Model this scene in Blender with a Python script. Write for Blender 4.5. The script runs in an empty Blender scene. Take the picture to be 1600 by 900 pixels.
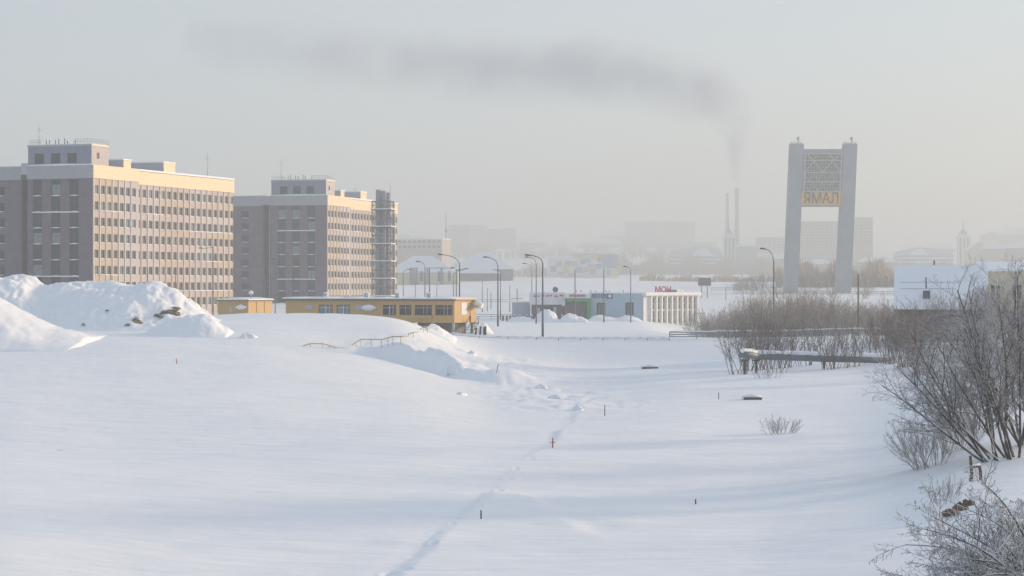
import bpy, math, random
import numpy as np
from mathutils import Vector, Matrix
R = math.radians
scene = bpy.context.scene
COL = scene.collection
random.seed(7)
F = 3600.0          # focal length in pixels of the 1600 px wide photograph
CAMZ = 6.0

# ---------------------------------------------------------------- materials
def newmat(name):
    m = bpy.data.materials.new(name); m.use_nodes = True
    nt = m.node_tree; b = nt.nodes['Principled BSDF']
    return m, nt, b

def mat(name, col, rough=.7, metal=0.0, vary=.12, scale=1.5, bump=0.0, bscale=20, spec=.3, stretch=(1, 1, 1)):
    """Plain material with soft procedural mottling so no surface is flat."""
    m, nt, b = newmat(name)
    N, L = nt.nodes, nt.links
    tc = N.new('ShaderNodeTexCoord'); mp = N.new('ShaderNodeMapping'); mp.inputs['Scale'].default_value = stretch
    L.new(tc.outputs['Object'], mp.inputs[0])
    n = N.new('ShaderNodeTexNoise'); n.inputs['Scale'].default_value = scale; n.inputs['Detail'].default_value = 6
    L.new(mp.outputs[0], n.inputs['Vector'])
    mx = N.new('ShaderNodeMix'); mx.data_type = 'RGBA'
    mx.inputs[6].default_value = (*[c*(1-vary) for c in col], 1)
    mx.inputs[7].default_value = (*[min(1, c*(1+vary)) for c in col], 1)
    mr = N.new('ShaderNodeMapRange'); mr.inputs[1].default_value = .3; mr.inputs[2].default_value = .7
    L.new(n.outputs['Fac'], mr.inputs[0]); L.new(mr.outputs[0], mx.inputs[0])
    L.new(mx.outputs[2], b.inputs['Base Color'])
    b.inputs['Roughness'].default_value = rough; b.inputs['Metallic'].default_value = metal
    b.inputs['Specular IOR Level'].default_value = spec
    if bump:
        n2 = N.new('ShaderNodeTexNoise'); n2.inputs['Scale'].default_value = bscale; n2.inputs['Detail'].default_value = 4
        L.new(tc.outputs['Object'], n2.inputs['Vector'])
        bp = N.new('ShaderNodeBump'); bp.inputs['Strength'].default_value = bump; bp.inputs['Distance'].default_value = .1
        L.new(n2.outputs['Fac'], bp.inputs['Height']); L.new(bp.outputs[0], b.inputs['Normal'])
    return m

def brickmat(name, c1, c2, mortar, w=.5, h=.12, axis='x'):
    m, nt, b = newmat(name); N, L = nt.nodes, nt.links
    tc = N.new('ShaderNodeTexCoord'); sx = N.new('ShaderNodeSeparateXYZ'); L.new(tc.outputs['Object'], sx.inputs[0])
    ad = N.new('ShaderNodeMath'); ad.operation = 'ADD'; L.new(sx.outputs[0], ad.inputs[0]); L.new(sx.outputs[1], ad.inputs[1])
    cb = N.new('ShaderNodeCombineXYZ'); L.new(ad.outputs[0], cb.inputs[0]); L.new(sx.outputs[2], cb.inputs[1])
    br = N.new('ShaderNodeTexBrick'); L.new(cb.outputs[0], br.inputs['Vector'])
    br.inputs['Color1'].default_value = (*c1, 1); br.inputs['Color2'].default_value = (*c2, 1); br.inputs['Mortar'].default_value = (*mortar, 1)
    br.inputs['Scale'].default_value = 1; br.inputs['Brick Width'].default_value = w; br.inputs['Row Height'].default_value = h
    br.inputs['Mortar Size'].default_value = .008
    n = N.new('ShaderNodeTexNoise'); n.inputs['Scale'].default_value = .7; n.inputs['Detail'].default_value = 6; L.new(tc.outputs['Object'], n.inputs['Vector'])
    mr = N.new('ShaderNodeMapRange'); mr.inputs[1].default_value = .3; mr.inputs[2].default_value = .7; mr.inputs[3].default_value = .82; mr.inputs[4].default_value = 1.18
    L.new(n.outputs['Fac'], mr.inputs[0])
    mx = N.new('ShaderNodeMix'); mx.data_type = 'RGBA'; mx.blend_type = 'MULTIPLY'; mx.inputs[0].default_value = 1
    L.new(br.outputs['Color'], mx.inputs[6]); L.new(mr.outputs[0], mx.inputs[7]); L.new(mx.outputs[2], b.inputs['Base Color'])
    b.inputs['Roughness'].default_value = .85; b.inputs['Specular IOR Level'].default_value = .2
    return m

def snowmat(name, col=(.89, .91, .94), ground=False):
    m, nt, b = newmat(name); N, L = nt.nodes, nt.links
    tc = N.new('ShaderNodeTexCoord')
    n = N.new('ShaderNodeTexNoise'); n.inputs['Scale'].default_value = .6; n.inputs['Detail'].default_value = 8
    L.new(tc.outputs['Object'], n.inputs['Vector'])
    mx = N.new('ShaderNodeMix'); mx.data_type = 'RGBA'
    mx.inputs[6].default_value = (*[c*.95 for c in col], 1); mx.inputs[7].default_value = (*col, 1)
    L.new(n.outputs['Fac'], mx.inputs[0]); L.new(mx.outputs[2], b.inputs['Base Color'])
    b.inputs['Roughness'].default_value = .75; b.inputs['Specular IOR Level'].default_value = .2
    # wind-crust relief: long low ripples across the wind and a fine grain
    mp = N.new('ShaderNodeMapping'); mp.inputs['Scale'].default_value = (.18, .75, .5); mp.inputs['Rotation'].default_value = (0, 0, R(28))
    L.new(tc.outputs['Object'], mp.inputs[0])
    n2 = N.new('ShaderNodeTexNoise'); n2.inputs['Scale'].default_value = 1.0; n2.inputs['Detail'].default_value = 7; n2.inputs['Roughness'].default_value = .55
    L.new(mp.outputs[0], n2.inputs['Vector'])
    bp = N.new('ShaderNodeBump'); bp.inputs['Strength'].default_value = .6 if ground else .5; bp.inputs['Distance'].default_value = .22 if ground else .15
    L.new(n2.outputs['Fac'], bp.inputs['Height']); L.new(bp.outputs[0], b.inputs['Normal'])
    return m

def barkmat(name, col, snow=.5, lo=.15, hi=.75):
    """Bark with snow settled on the upward side of every twig."""
    m, nt, b = newmat(name); N, L = nt.nodes, nt.links
    g = N.new('ShaderNodeNewGeometry'); sx = N.new('ShaderNodeSeparateXYZ'); L.new(g.outputs['Normal'], sx.inputs[0])
    tc = N.new('ShaderNodeTexCoord')
    n = N.new('ShaderNodeTexNoise'); n.inputs['Scale'].default_value = 2.2; n.inputs['Detail'].default_value = 3
    L.new(tc.outputs['Object'], n.inputs['Vector'])
    a = N.new('ShaderNodeMath'); a.operation = 'MULTIPLY_ADD'; a.inputs[1].default_value = 1.4; a.inputs[2].default_value = -.7
    L.new(n.outputs['Fac'], a.inputs[0])
    ad = N.new('ShaderNodeMath'); L.new(sx.outputs[2], ad.inputs[0]); L.new(a.outputs[0], ad.inputs[1])
    mr = N.new('ShaderNodeMapRange'); mr.inputs[1].default_value = lo; mr.inputs[2].default_value = hi; mr.inputs[4].default_value = snow
    L.new(ad.outputs[0], mr.inputs[0])
    mx = N.new('ShaderNodeMix'); mx.data_type = 'RGBA'
    mx.inputs[6].default_value = (*col, 1); mx.inputs[7].default_value = (.85, .88, .92, 1)
    L.new(mr.outputs[0], mx.inputs[0]); L.new(mx.outputs[2], b.inputs['Base Color'])
    b.inputs['Roughness'].default_value = .9; b.inputs['Specular IOR Level'].default_value = .1
    return m

M = {}
M['snow'] = snowmat('snow'); M['ground_snow'] = snowmat('ground snow', (.90, .92, .945), True)
M['brick'] = brickmat('plum brick', (.12, .092, .125), (.15, .118, .152), (.17, .145, .155))
M['brick_dark'] = mat('dark bay brick', (.032, .033, .042), .85, vary=.2, scale=2)
M['parapet'] = mat('cream cornice cladding', (.76, .62, .40), .55, vary=.07, scale=.8, stretch=(1, 1, 3))  # lit tone of the cornice, laid on sun-facing sides only
M['parapet_grey'] = mat('grey cornice cladding', (.34, .35, .37), .6, vary=.08, scale=.8, stretch=(1, 1, 3))  # shaded copy of the cream cornice, shade put into the colour
M['tan'] = mat('tan facade panel', (.50, .40, .30), .75, vary=.1)
M['pink'] = mat('pink beige facade panel', (.50, .40, .37), .75, vary=.08)
M['lilac'] = mat('pale lilac facade panel', (.51, .45, .44), .75, vary=.08)
M['pilaster'] = mat('light pilaster panel', (.66, .58, .53), .7, vary=.08)
M['bluegrey'] = mat('blue grey metal cladding', (.185, .215, .28), .6, vary=.1, stretch=(3, 3, .4))
M['glass'] = mat('dark window glass', (.022, .027, .034), .4, vary=.3, scale=.6, spec=.2)
M['glass_teal'] = mat('curtained window glass', (.16, .21, .23), .2, vary=.35, scale=1.2, spec=.6)
M['frame_dark'] = mat('dark frame', (.06, .06, .07), .5)
M['frame_white'] = mat('white frame', (.72, .73, .74), .5, vary=.05)
M['frame_brown'] = mat('brown frame', (.14, .09, .06), .6)
M['steel'] = mat('galvanised steel', (.30, .32, .34), .5, .3, vary=.15, scale=.8)
M['steel_dark'] = mat('dark weathered steel', (.12, .125, .135), .6, .2, vary=.25, scale=.8)
M['pole'] = mat('painted lamp post', (.10, .11, .125), .55, .2, vary=.15)
M['rust'] = mat('rust brown pipe', (.20, .075, .045), .75, vary=.25, scale=3)
M['yellow'] = mat('ochre yellow cladding', (.55, .35, .13), .6, vary=.06, scale=.8, stretch=(4, 4, .3))
M['yellow_paint'] = mat('faded yellow paint', (.52, .40, .18), .6, vary=.2, scale=3)
M['white_paint'] = mat('white paint', (.76, .76, .74), .6, vary=.05)
M['grey_sheet'] = mat('light grey sheet cladding', (.42, .47, .52), .55, vary=.06, stretch=(5, 5, .3))
M['blue_sheet'] = mat('pale blue cladding', (.36, .47, .56), .55, vary=.05, stretch=(4, 4, .3))
M['green'] = mat('green portal paint', (.05, .30, .10), .5, vary=.08)
M['shop_dark'] = mat('dark shop front', (.10, .10, .115), .5, vary=.2)
M['shop_brown'] = mat('brown plum shutter', (.15, .115, .125), .6, vary=.15)
M['magenta'] = mat('magenta sign letters', (.55, .03, .22), .5, vary=.05)
M['red'] = mat('red sign letters', (.65, .02, .05), .5, vary=.05)
M['sign_blue'] = mat('dark blue sign letters', (.06, .10, .2), .5, vary=.05)
M['concrete'] = mat('pale concrete', (.40, .41, .42), .85, vary=.12, scale=.35)
M['tower_paint'] = mat('tower grey paint', (.32, .35, .365), .7, vary=.08, scale=.25)
M['olive'] = mat('olive grey tower glazing', (.19, .185, .155), .45, vary=.2, scale=.4)
M['tower_yellow'] = mat('tower yellow band', (.75, .42, .05), .6, vary=.08)
M['beige'] = mat('beige render', (.50, .42, .33), .85, vary=.08, scale=.3)
M['beige2'] = mat('pale yellow render', (.58, .52, .38), .85, vary=.07, scale=.3)
M['grey_wall'] = mat('grey render', (.24, .24, .245), .85, vary=.1, scale=.3)
M['pinkgrey'] = mat('pinkish block wall', (.33, .26, .245), .85, vary=.1, scale=.3)
M['timber'] = mat('weathered timber', (.10, .075, .06), .9, vary=.3, scale=4, bump=.4)
M['wood_pole'] = mat('wooden pole', (.16, .125, .095), .9, vary=.25, scale=3)
M['pipe'] = mat('zinc pipe jacket', (.13, .17, .19), .5, .25, vary=.15, scale=1.2)
M['earth'] = mat('frozen earth', (.24, .18, .13), .95, vary=.45, scale=5, bump=.6, bscale=6)
M['dry_grass'] = mat('dry grass', (.26, .15, .075), .95, vary=.4, scale=8)
M['red_paint'] = mat('red marker paint', (.5, .05, .04), .6, vary=.1)
M['bark'] = barkmat('willow bark', (.06, .048, .044), .9, .0, .7)
M['bark_low'] = barkmat('frosted bush bark', (.075, .062, .06), .95, -.25, .55)
M['bark_brown'] = barkmat('brown thicket bark', (.30, .23, .175), .7, .1, .95)
M['bark_frost'] = barkmat('frosted whip bark', (.14, .13, .13), .9, -.3, .6)
M['bark_stem'] = barkmat('grey brown stem bark', (.13, .095, .085), .6, .1, .9)

# ---------------------------------------------------------------- mesh builder
class MB:
    def __init__(s): s.v = []; s.f = []; s.m = []; s.sm = []
    def add(s, vs, fs, mi=0, smooth=False):
        o = len(s.v); s.v.extend([tuple(v) for v in vs])
        for f in fs: s.f.append(tuple(i+o for i in f)); s.m.append(mi); s.sm.append(smooth)
    def quad(s, a, b, c, d, mi=0): s.add([a, b, c, d], [(0, 1, 2, 3)], mi)
    def box(s, x0, x1, y0, y1, z0, z1, mi=0):
        v = [(x0, y0, z0), (x1, y0, z0), (x1, y1, z0), (x0, y1, z0), (x0, y0, z1), (x1, y0, z1), (x1, y1, z1), (x0, y1, z1)]
        s.add(v, [(3, 2, 1, 0), (4, 5, 6, 7), (0, 1, 5, 4), (1, 2, 6, 5), (2, 3, 7, 6), (3, 0, 4, 7)], mi)
    def hexa(s, v8, mi=0): s.add(v8, [(3, 2, 1, 0), (4, 5, 6, 7), (0, 1, 5, 4), (1, 2, 6, 5), (2, 3, 7, 6), (3, 0, 4, 7)], mi)
    def tube(s, pts, rad, n=6, mi=0, cap=True, smooth=True):
        pts = [Vector(p) for p in pts]
        if not hasattr(rad, '__len__'): rad = [rad]*len(pts)
        o = len(s.v); up = None
        for i, p in enumerate(pts):
            t = (pts[min(i+1, len(pts)-1)]-pts[max(i-1, 0)])
            if t.length < 1e-9: t = Vector((0, 0, 1))
            t.normalize()
            if up is None:
                up = Vector((0, 0, 1)) if abs(t.z) < .9 else Vector((1, 0, 0))
            a = up-t*up.dot(t)
            if a.length < 1e-6: a = t.orthogonal()
            a.normalize(); b = t.cross(a); up = a
            for k in range(n):
                q = 2*math.pi*k/n
                s.v.append(tuple(p+(a*math.cos(q)+b*math.sin(q))*rad[i]))
        for i in range(len(pts)-1):
            for k in range(n):
                k2 = (k+1) % n
                s.f.append((o+i*n+k, o+i*n+k2, o+(i+1)*n+k2, o+(i+1)*n+k)); s.m.append(mi); s.sm.append(smooth)
        if cap:
            s.f.append(tuple(o+k for k in range(n))[::-1]); s.m.append(mi); s.sm.append(False)
            e = o+(len(pts)-1)*n; s.f.append(tuple(e+k for k in range(n))); s.m.append(mi); s.sm.append(False)
    def bar(s, a, b, w, mi=0): s.tube([a, b], w*.7, 4, mi, smooth=False)
    def prism(s, poly, axis, a0, a1, mi=0):
        """polygon in the plane normal to axis ('x','y'), extruded from a0 to a1"""
        def P(p, a): return (a, p[0], p[1]) if axis == 'x' else (p[0], a, p[1])
        n = len(poly); vs = [P(p, a0) for p in poly]+[P(p, a1) for p in poly]
        fs = [tuple(range(n))[::-1], tuple(range(n, 2*n))]+[(i, (i+1) % n, n+(i+1) % n, n+i) for i in range(n)]
        s.add(vs, fs, mi)
    def build(s, name, mats, parent=None, loc=None, rotz=0, recalc=False):
        me = bpy.data.meshes.new(name); me.from_pydata(s.v, [], s.f)
        if not isinstance(mats, (list, tuple)): mats = [mats]
        for m in mats: me.materials.append(M[m] if isinstance(m, str) else m)
        if len(mats) > 1: me.polygons.foreach_set('material_index', s.m)
        me.polygons.foreach_set('use_smooth', s.sm)
        me.update()
        if recalc:
            import bmesh
            bm = bmesh.new(); bm.from_mesh(me); bmesh.ops.recalc_face_normals(bm, faces=bm.faces); bm.to_mesh(me); bm.free()
        return link(name, me, parent, loc, rotz)

def link(name, data, parent=None, loc=None, rotz=0):
    o = bpy.data.objects.new(name, data); COL.objects.link(o)
    if parent: o.parent = parent
    if loc is not None: o.location = loc
    o.rotation_euler.z = rotz
    return o

def tag(o, label=None, cat=None, group=None, kind=None):
    if label: o['label'] = label
    if cat: o['category'] = cat
    if group: o['group'] = group
    if kind: o['kind'] = kind
    return o

def thing(name, label, cat, loc=(0, 0, 0), rotz=0, group=None):
    return tag(link(name, None, None, loc, rotz), label, cat, group)

def dup(root, loc, rotz=0, label=None, scale=None):
    r = root.copy(); COL.objects.link(r); r.location = loc; r.rotation_euler = (0, 0, rotz)
    if label: r['label'] = label
    if scale: r.scale = scale if hasattr(scale, '__len__') else (scale,)*3
    def rec(src, dst):
        for ch in list(src.children):
            c = ch.copy(); COL.objects.link(c); c.parent = dst; rec(ch, c)
    rec(root, r)
    return r

def text(name, body, size, parent, loc, rot, material, extrude=.05, sx=1.0, bold=0.0):
    c = bpy.data.curves.new(name, 'FONT'); c.body = body; c.size = size; c.extrude = extrude; c.offset = bold
    c.align_x = 'CENTER'; c.align_y = 'CENTER'; c.materials.append(M[material]); c.resolution_u = 3
    tmp = bpy.data.objects.new('tmp', c); COL.objects.link(tmp)
    bpy.context.view_layer.update()
    me = bpy.data.meshes.new_from_object(tmp.evaluated_get(bpy.context.evaluated_depsgraph_get())); bpy.data.objects.remove(tmp)
    me.name = name
    o = link(name, me, parent, loc); o.rotation_euler = rot; o.scale = (sx, 1, 1)
    return o

# a pixel of the photograph at depth D metres -> world point (the camera looks along +Y from (0,0,6))
def P(px, py, D): return Vector(((px-800)/F*D, D, CAMZ-(py-450)/F*D))
HAZE = .00074
SUN_EL, SUN_AZ = 10.0, 62.0
SUN_S, SUN_C = 3.3, (1.0, .74, .48)
SKY_S = .15
VEIL, VEILC = .75, (2.26, 2.56, 3.06, 1)
EXPO = .72
SMOKE_D = .042
HANI, HCOL = .25, (.60, .645, .665, 1)
# ---------------------------------------------------------------- terrain
FARP = [(420, 0), (500, 1), (600, 2.5), (1000, 7.6), (1400, 11), (1900, 15), (2300, 26), (2800, 45), (3400, 64), (4300, 66)]
PROF = {
    0:   [(40, -3.2), (75, -2.6), (120, -2.0), (170, -.5), (220, 1.6), (260, 2.4), (300, 2), (350, .5)],
    200: [(40, -3.3), (75, -3.0), (120, -2.3), (170, -.7), (220, 1.6), (260, 2.4), (300, 2), (350, .5)],
    400: [(40, -3.4), (75, -3.3), (120, -2.5), (170, -1.0), (215, 1.0), (245, 2.8), (262, 3.1), (285, 2.4), (320, 1)],
    550: [(40, -3.4), (75, -3.4), (120, -2.6), (170, -1.5), (205, -.2), (228, .7), (248, 2.7), (258, 3.15), (275, 2), (290, .2), (310, 0)],
    640: [(40, -3.4), (75, -3.4), (120, -2.7), (170, -1.8), (205, -1), (232, .7), (250, 2.6), (258, 2.7), (275, .5), (285, 0)],
    700: [(40, -3.4), (75, -3.4), (120, -2.8), (170, -2.2), (210, -1.7), (240, -.7), (262, .4), (270, .5), (280, 0)],
    760: [(40, -3.4), (75, -3.4), (120, -2.9), (180, -2.5), (220, -2.1), (250, -1.6), (261, -1.4), (273, 0), (285, 0)],
    900: [(40, -3.4), (75, -3.4), (120, -3), (180, -2.6), (225, -2.5), (260, -2.6), (273, 0), (278, 0)],
    1015: [(40, -3.4), (75, -3.4), (120, -3.0), (170, -2.4), (195, -2.0), (215, -2.3), (259, -2.4), (273, 0), (280, 0), (440, 0)],
    1060: [(40, -3.4), (75, -3.4), (120, -3.0), (170, -2.3), (195, -1.7), (215, -2.2), (259, -2.3), (273, 0), (280, 0), (300, -.8), (400, -1.9), (440, -1.9)],
    1090: [(40, -3.4), (75, -3.4), (120, -3.0), (170, -2.3), (195, -1.7), (215, -2.1), (259, -2.2), (273, 0), (280, 0), (300, -1.2), (400, -3.0), (450, -3.0)],
    1200: [(40, -3.4), (75, -3.4), (120, -3), (150, -2.6), (185, -2.0), (200, -1.4), (215, -2.0), (258, -1.8), (272, 0), (280, 0), (290, -.8), (330, -1), (420, -1)],
    1350: [(40, -3.2), (75, -3.2), (100, -2.9), (140, -2.6), (180, -1.9), (215, -1.4), (250, -1.2), (270, .3), (278, .3), (290, -.5)],
    1430: [(40, -2.8), (60, -3.0), (75, -3.1), (90, -2.8), (97, -2.6), (115, -2.4), (150, -1.9), (200, -1.2), (272, .4), (290, -.4)],
    1480: [(40, -2.8), (60, -2.9), (76, -3.0), (84, -2.85), (88, -2.2), (100, -2.1), (120, -1.8), (160, -1.1), (272, .5), (290, -.4)],
    1600: [(40, -2.4), (50, -2.4), (75, -2.3), (90, -1.9), (120, -1.3), (170, -.4), (272, .5), (290, .2)],
}
UG = np.arange(-200, 1801, 8.0)
LG = np.arange(math.log(40), math.log(4300), .004)
cols = sorted(PROF)
tab = np.array([np.interp(LG, [math.log(d) for d, z in PROF[c]+FARP], [z for d, z in PROF[c]+FARP]) for c in cols])
def gauss(a, sig, axis):
    r = int(3*sig)+1; k = np.exp(-.5*(np.arange(-r, r+1)/sig)**2); k /= k.sum()
    pad = [(0, 0)]*a.ndim; pad[axis] = (r, r)
    b = np.pad(a, pad, mode='edge')
    return np.apply_along_axis(lambda x: np.convolve(x, k, 'valid'), axis, b)
HT = np.array([[np.interp(u, cols, tab[:, j]) for j in range(0)] for u in UG]) if False else np.stack(
    [np.interp(UG, cols, tab[:, j]) for j in range(len(LG))], axis=1)
HT = gauss(HT, 3.2, 0); HT = gauss(HT, 3.2, 1)

def vnoise(x, y, seed=0):
    x = np.asarray(x, float); y = np.asarray(y, float)
    xi = np.floor(x).astype(np.int64); yi = np.floor(y).astype(np.int64); fx = x-xi; fy = y-yi
    def h(a, b):
        n = (a*374761393+b*668265263+seed*974634777) & 0xffffffff
        n = ((n ^ (n >> 13))*1274126177) & 0xffffffff
        return ((n ^ (n >> 16)) & 0xffff)/65535.0*2-1
    sx = fx*fx*fx*(fx*(fx*6-15)+10); sy = fy*fy*fy*(fy*(fy*6-15)+10)
    return (h(xi, yi)*(1-sx)+h(xi+1, yi)*sx)*(1-sy)+(h(xi, yi+1)*(1-sx)+h(xi+1, yi+1)*sx)*sy
def fbm(x, y, o=4, seed=0):
    s = 0; a = 1
    for i in range(o): s = s+a*vnoise(x*2**i, y*2**i, seed+i); a *= .5
    return s

def WY(y): return np.where(np.asarray(y) > 40, y, 40.0)
def base_h(x, y):
    w = WY(y); u = np.clip(800+F*np.asarray(x)/w, UG[0], UG[-1]-1e-6); l = np.clip(np.log(w), LG[0], LG[-1]-1e-6)
    a = (u-UG[0])/8.0; b = (l-LG[0])/.004
    i = np.clip(a.astype(int), 0, len(UG)-2); j = np.clip(b.astype(int), 0, len(LG)-2); fa = a-i; fb = b-j
    return (HT[i, j]*(1-fa)+HT[i+1, j]*fa)*(1-fb)+(HT[i, j+1]*(1-fa)+HT[i+1, j+1]*fa)*fb

def pix_path(pts):     # pixels of the photograph dropped on the smooth terrain
    out = []
    for px, py in pts:
        D = np.exp(np.arange(math.log(45), math.log(600), .001)); x = (px-800)/F*D
        z = base_h(x, D); ray = CAMZ-(py-450)/F*D
        k = np.argmax(ray < z); out.append((x[k], D[k]))
    return np.array(out)
SCARP1 = pix_path([(575, 546), (620, 557), (650, 566), (700, 583), (745, 595), (775, 600)])
SCARP2 = pix_path([(590, 925), (620, 898), (690, 832), (750, 787), (790, 745)])
SCARP3 = pix_path([(790, 745), (862, 697), (895, 655), (905, 630)])
SCARP4 = pix_path([(790, 752), (850, 790), (960, 850)])
LUMPY = pix_path([(600, 548), (680, 548), (740, 550), (800, 560), (760, 585), (830, 606), (900, 640)])
def polydist(x, y, path):
    best = np.full(x.shape, 1e9); sgn = np.zeros(x.shape); tt = np.zeros(x.shape)
    n = len(path)-1
    for i in range(n):
        a, b = path[i], path[i+1]; d = b-a; L2 = d@d
        t = np.clip(((x-a[0])*d[0]+(y-a[1])*d[1])/L2, 0, 1)
        qx = x-a[0]-t*d[0]; qy = y-a[1]-t*d[1]; r = np.hypot(qx, qy)
        k = r < best; best = np.where(k, r, best); tt = np.where(k, (i+t)/n, tt)
        sgn = np.where(k, np.sign(d[0]*qy-d[1]*qx), sgn)
    return best, sgn, tt
rng = np.random.default_rng(5)
DENTS = []
for path, n in ((SCARP2, 15), (SCARP3, 12)):
    for k in range(n):
        t = (k+.5)/n*(len(path)-1); i = int(t); p = path[i]+(path[i+1]-path[i])*(t-i)
        DENTS.append((p[0]+rng.normal(0, .22), p[1]+rng.normal(0, .6), .10+.16*rng.random(), .02+.06*rng.random()))
def height(x, y):
    x = np.asarray(x, float); y = np.asarray(y, float)
    z = base_h(x, y)
    near = np.clip((330-y)/80, 0, 1)*np.clip((y-20)/40, 0, 1)
    c, s_ = math.cos(R(28)), math.sin(R(28)); xr = c*x+s_*y; yr = -s_*x+c*y
    z = z+near*(.24*fbm(xr/34, yr/15, 3, 11)+.075*fbm(xr/9, yr/3.2, 3, 31)+.02*np.abs(fbm(xr/2.6, yr/.9, 3, 51)))
    z = z+np.clip((y-600)/500, 0, 1)*1.5*fbm(x/160, y/160, 4, 77)
    for path, A, wl, wr, sharp in ((SCARP1, 1.25, 1.6, 9, .7), (SCARP2, .07, .5, 3, .3), (SCARP3, .06, .5, 2.5, .25), (SCARP4, .05, .8, 3, .4)):
        d, g, t = polydist(x, y, path); sd = d*g*(1 if path is SCARP1 else -1)     # positive on the far right side of the crest
        env = np.sin(np.clip(t, 0, 1)*math.pi)**.5*np.clip(2-d/8, 0, 1)*np.clip(1+.9*vnoise(x/3.5, y/5, 5), .05, 2)
        z = z+A*env*np.where(sd > -sharp, np.exp(-np.maximum(sd, 0)/wr)*np.clip((sd+sharp)/(2*sharp), 0, 1), 0)-A*.35*env*np.exp(-((sd+wl)/wl)**2)
    d, g, t = polydist(x, y, LUMPY)                      # broken crust and lumps along the drift crest and the foot of the road bank
    z = z+np.exp(-(d/5)**2)*(.16*np.abs(fbm(x/1.7, y/2.2, 3, 91))+.12*np.maximum(0, fbm(x/4, y/5, 2, 93)))
    for dx, dy, r, dep in DENTS:
        q = ((x-dx)**2+((y-dy)*.6)**2)/r**2
        z = z-dep*np.exp(-q)+dep*.4*np.exp(-((np.sqrt(q)-1.6)/.5)**2)
    return z
def gz(x, y): return float(height(np.array([x]), np.array([y]))[0])
def at(px, D, dz=0):
    x = (px-800)/F*D; return Vector((x, D, gz(x, D)+dz))
_DD = np.exp(np.arange(math.log(45), math.log(4000), .0012))
def ground_pix(px, py, dmin=45):
    D = _DD[_DD > dmin]; x = (px-800)/F*D; z = height(x, D); ray = CAMZ-(py-450)/F*D
    k = int(np.argmax(ray < z)); return Vector((x[k], D[k], z[k]))

def build_ground():
    ts = np.concatenate([np.linspace(-2200, -120, 42)[:-1], np.arange(-120, 1721, 3.2), np.linspace(1721, 3800, 43)[1:]])
    ys = np.concatenate([np.linspace(-420, 40, 24)[:-1], np.exp(np.arange(math.log(40), math.log(66), .02)),
                         np.exp(np.arange(math.log(66), math.log(128), .0031)), np.exp(np.arange(math.log(128), math.log(310), .0055)),
                         np.exp(np.arange(math.log(310), math.log(4200), .016))])
    T, Y = np.meshgrid(ts, ys)
    W = np.where(Y > 40, Y, 40.0)
    Wf = np.where(np.abs(T-800) > 920, 1+np.maximum(0, (120-W)/40)*np.clip((np.abs(T-800)-920)/1500, 0, 1)*4, 1)
    X = (T-800)/F*W*Wf
    Z = height(X, Y)
    n, m = X.shape
    co = np.stack([X, Y, Z], -1).reshape(-1, 3)
    idx = np.arange(n*m).reshape(n, m)
    f = np.stack([idx[:-1, :-1], idx[:-1, 1:], idx[1:, 1:], idx[1:, :-1]], -1).reshape(-1, 4)
    me = bpy.data.meshes.new('snow_ground')
    me.vertices.add(len(co)); me.vertices.foreach_set('co', co.ravel())
    me.loops.add(f.size); me.loops.foreach_set('vertex_index', f.ravel().astype(np.int32))
    me.polygons.add(len(f)); me.polygons.foreach_set('loop_start', np.arange(0, f.size, 4, dtype=np.int32))
    me.polygons.foreach_set('use_smooth', np.ones(len(f), bool))
    me.update(calc_edges=True); me.validate()
    me.materials.append(M['ground_snow'])
    tag(link('snow_ground', me), 'snow covered ground with wind drifts and a faint footpath', None, kind='structure')
build_ground()

# ---------------------------------------------------------------- snow heaps: height-field mounds standing on the ground
def heap(label, px0, px1, D0, D1, shape, seed, nx=90, ny=46, rough=.25, group=None, name='snow_heap', cat='snow heap', soft=1.0):
    """shape(a, b) -> height above the ground for a, b in 0..1 (along, across)"""
    xa0, xa1 = (px0-800)/F*(D0+D1)/2, (px1-800)/F*(D0+D1)/2
    a = np.linspace(0, 1, nx); b = np.linspace(0, 1, ny); A, B = np.meshgrid(a, b)
    X = xa0+(xa1-xa0)*A; Y = D0+(D1-D0)*B
    H = shape(A, B)
    H = gauss(gauss(H, soft*nx/100, 1), soft*ny/50, 0)
    env = np.minimum(np.minimum(A, 1-A)*nx/4, np.minimum(B, 1-B)*ny/4); env = np.clip(env, 0, 1)
    H = H+np.clip(H, 0, 1)*rough*(fbm(X/3.6, Y/3.0, 5, seed)+.5*np.abs(fbm(X/1.1, Y/1.1, 3, seed+9)))
    Z = height(X, Y)+(H-.10)*env-.5*(1-env)
    cx, cy = (xa0+xa1)/2, (D0+D1)/2; cz = gz(cx, cy)
    mb = MB(); mb.v = [(x-cx, y-cy, z-cz) for x, y, z in zip(X.ravel(), Y.ravel(), Z.ravel())]
    for j in range(ny-1):
        for i in range(nx-1):
            k = j*nx+i; mb.f.append((k, k+1, k+1+nx, k+nx)); mb.m.append(0); mb.sm.append(True)
    o = mb.build(name, 'snow', loc=(cx, cy, cz))
    return tag(o, label, cat, group)

def S(e0, e1, x): t = np.clip((x-e0)/(e1-e0), 0, 1); return t*t*(3-2*t)
def ridge(prof, crest=.55, front=.45, back=.4):
    xs = [p[0] for p in prof]; hs = [p[1] for p in prof]
    def f(A, B):
        h = np.interp(A, xs, hs)
        return h*np.where(B < crest, S(crest-front, crest-.06, B), S(crest+back, crest+.02, B))
    return f
def mound(prof):
    xs = np.linspace(0, 1, 200); hs = np.interp(xs, [p[0] for p in prof], [p[1] for p in prof])
    k = np.exp(-.5*(np.arange(-30, 31)/11.)**2); hs = np.convolve(np.pad(hs, 30, mode='edge'), k/k.sum(), 'valid')
    def f(A, B): return np.interp(A, xs, hs)*np.sin(np.pi*np.clip(B, 0, 1))**.8*np.clip(np.minimum(A, 1-A)*8, 0, 1)**.7
    return f
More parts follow.
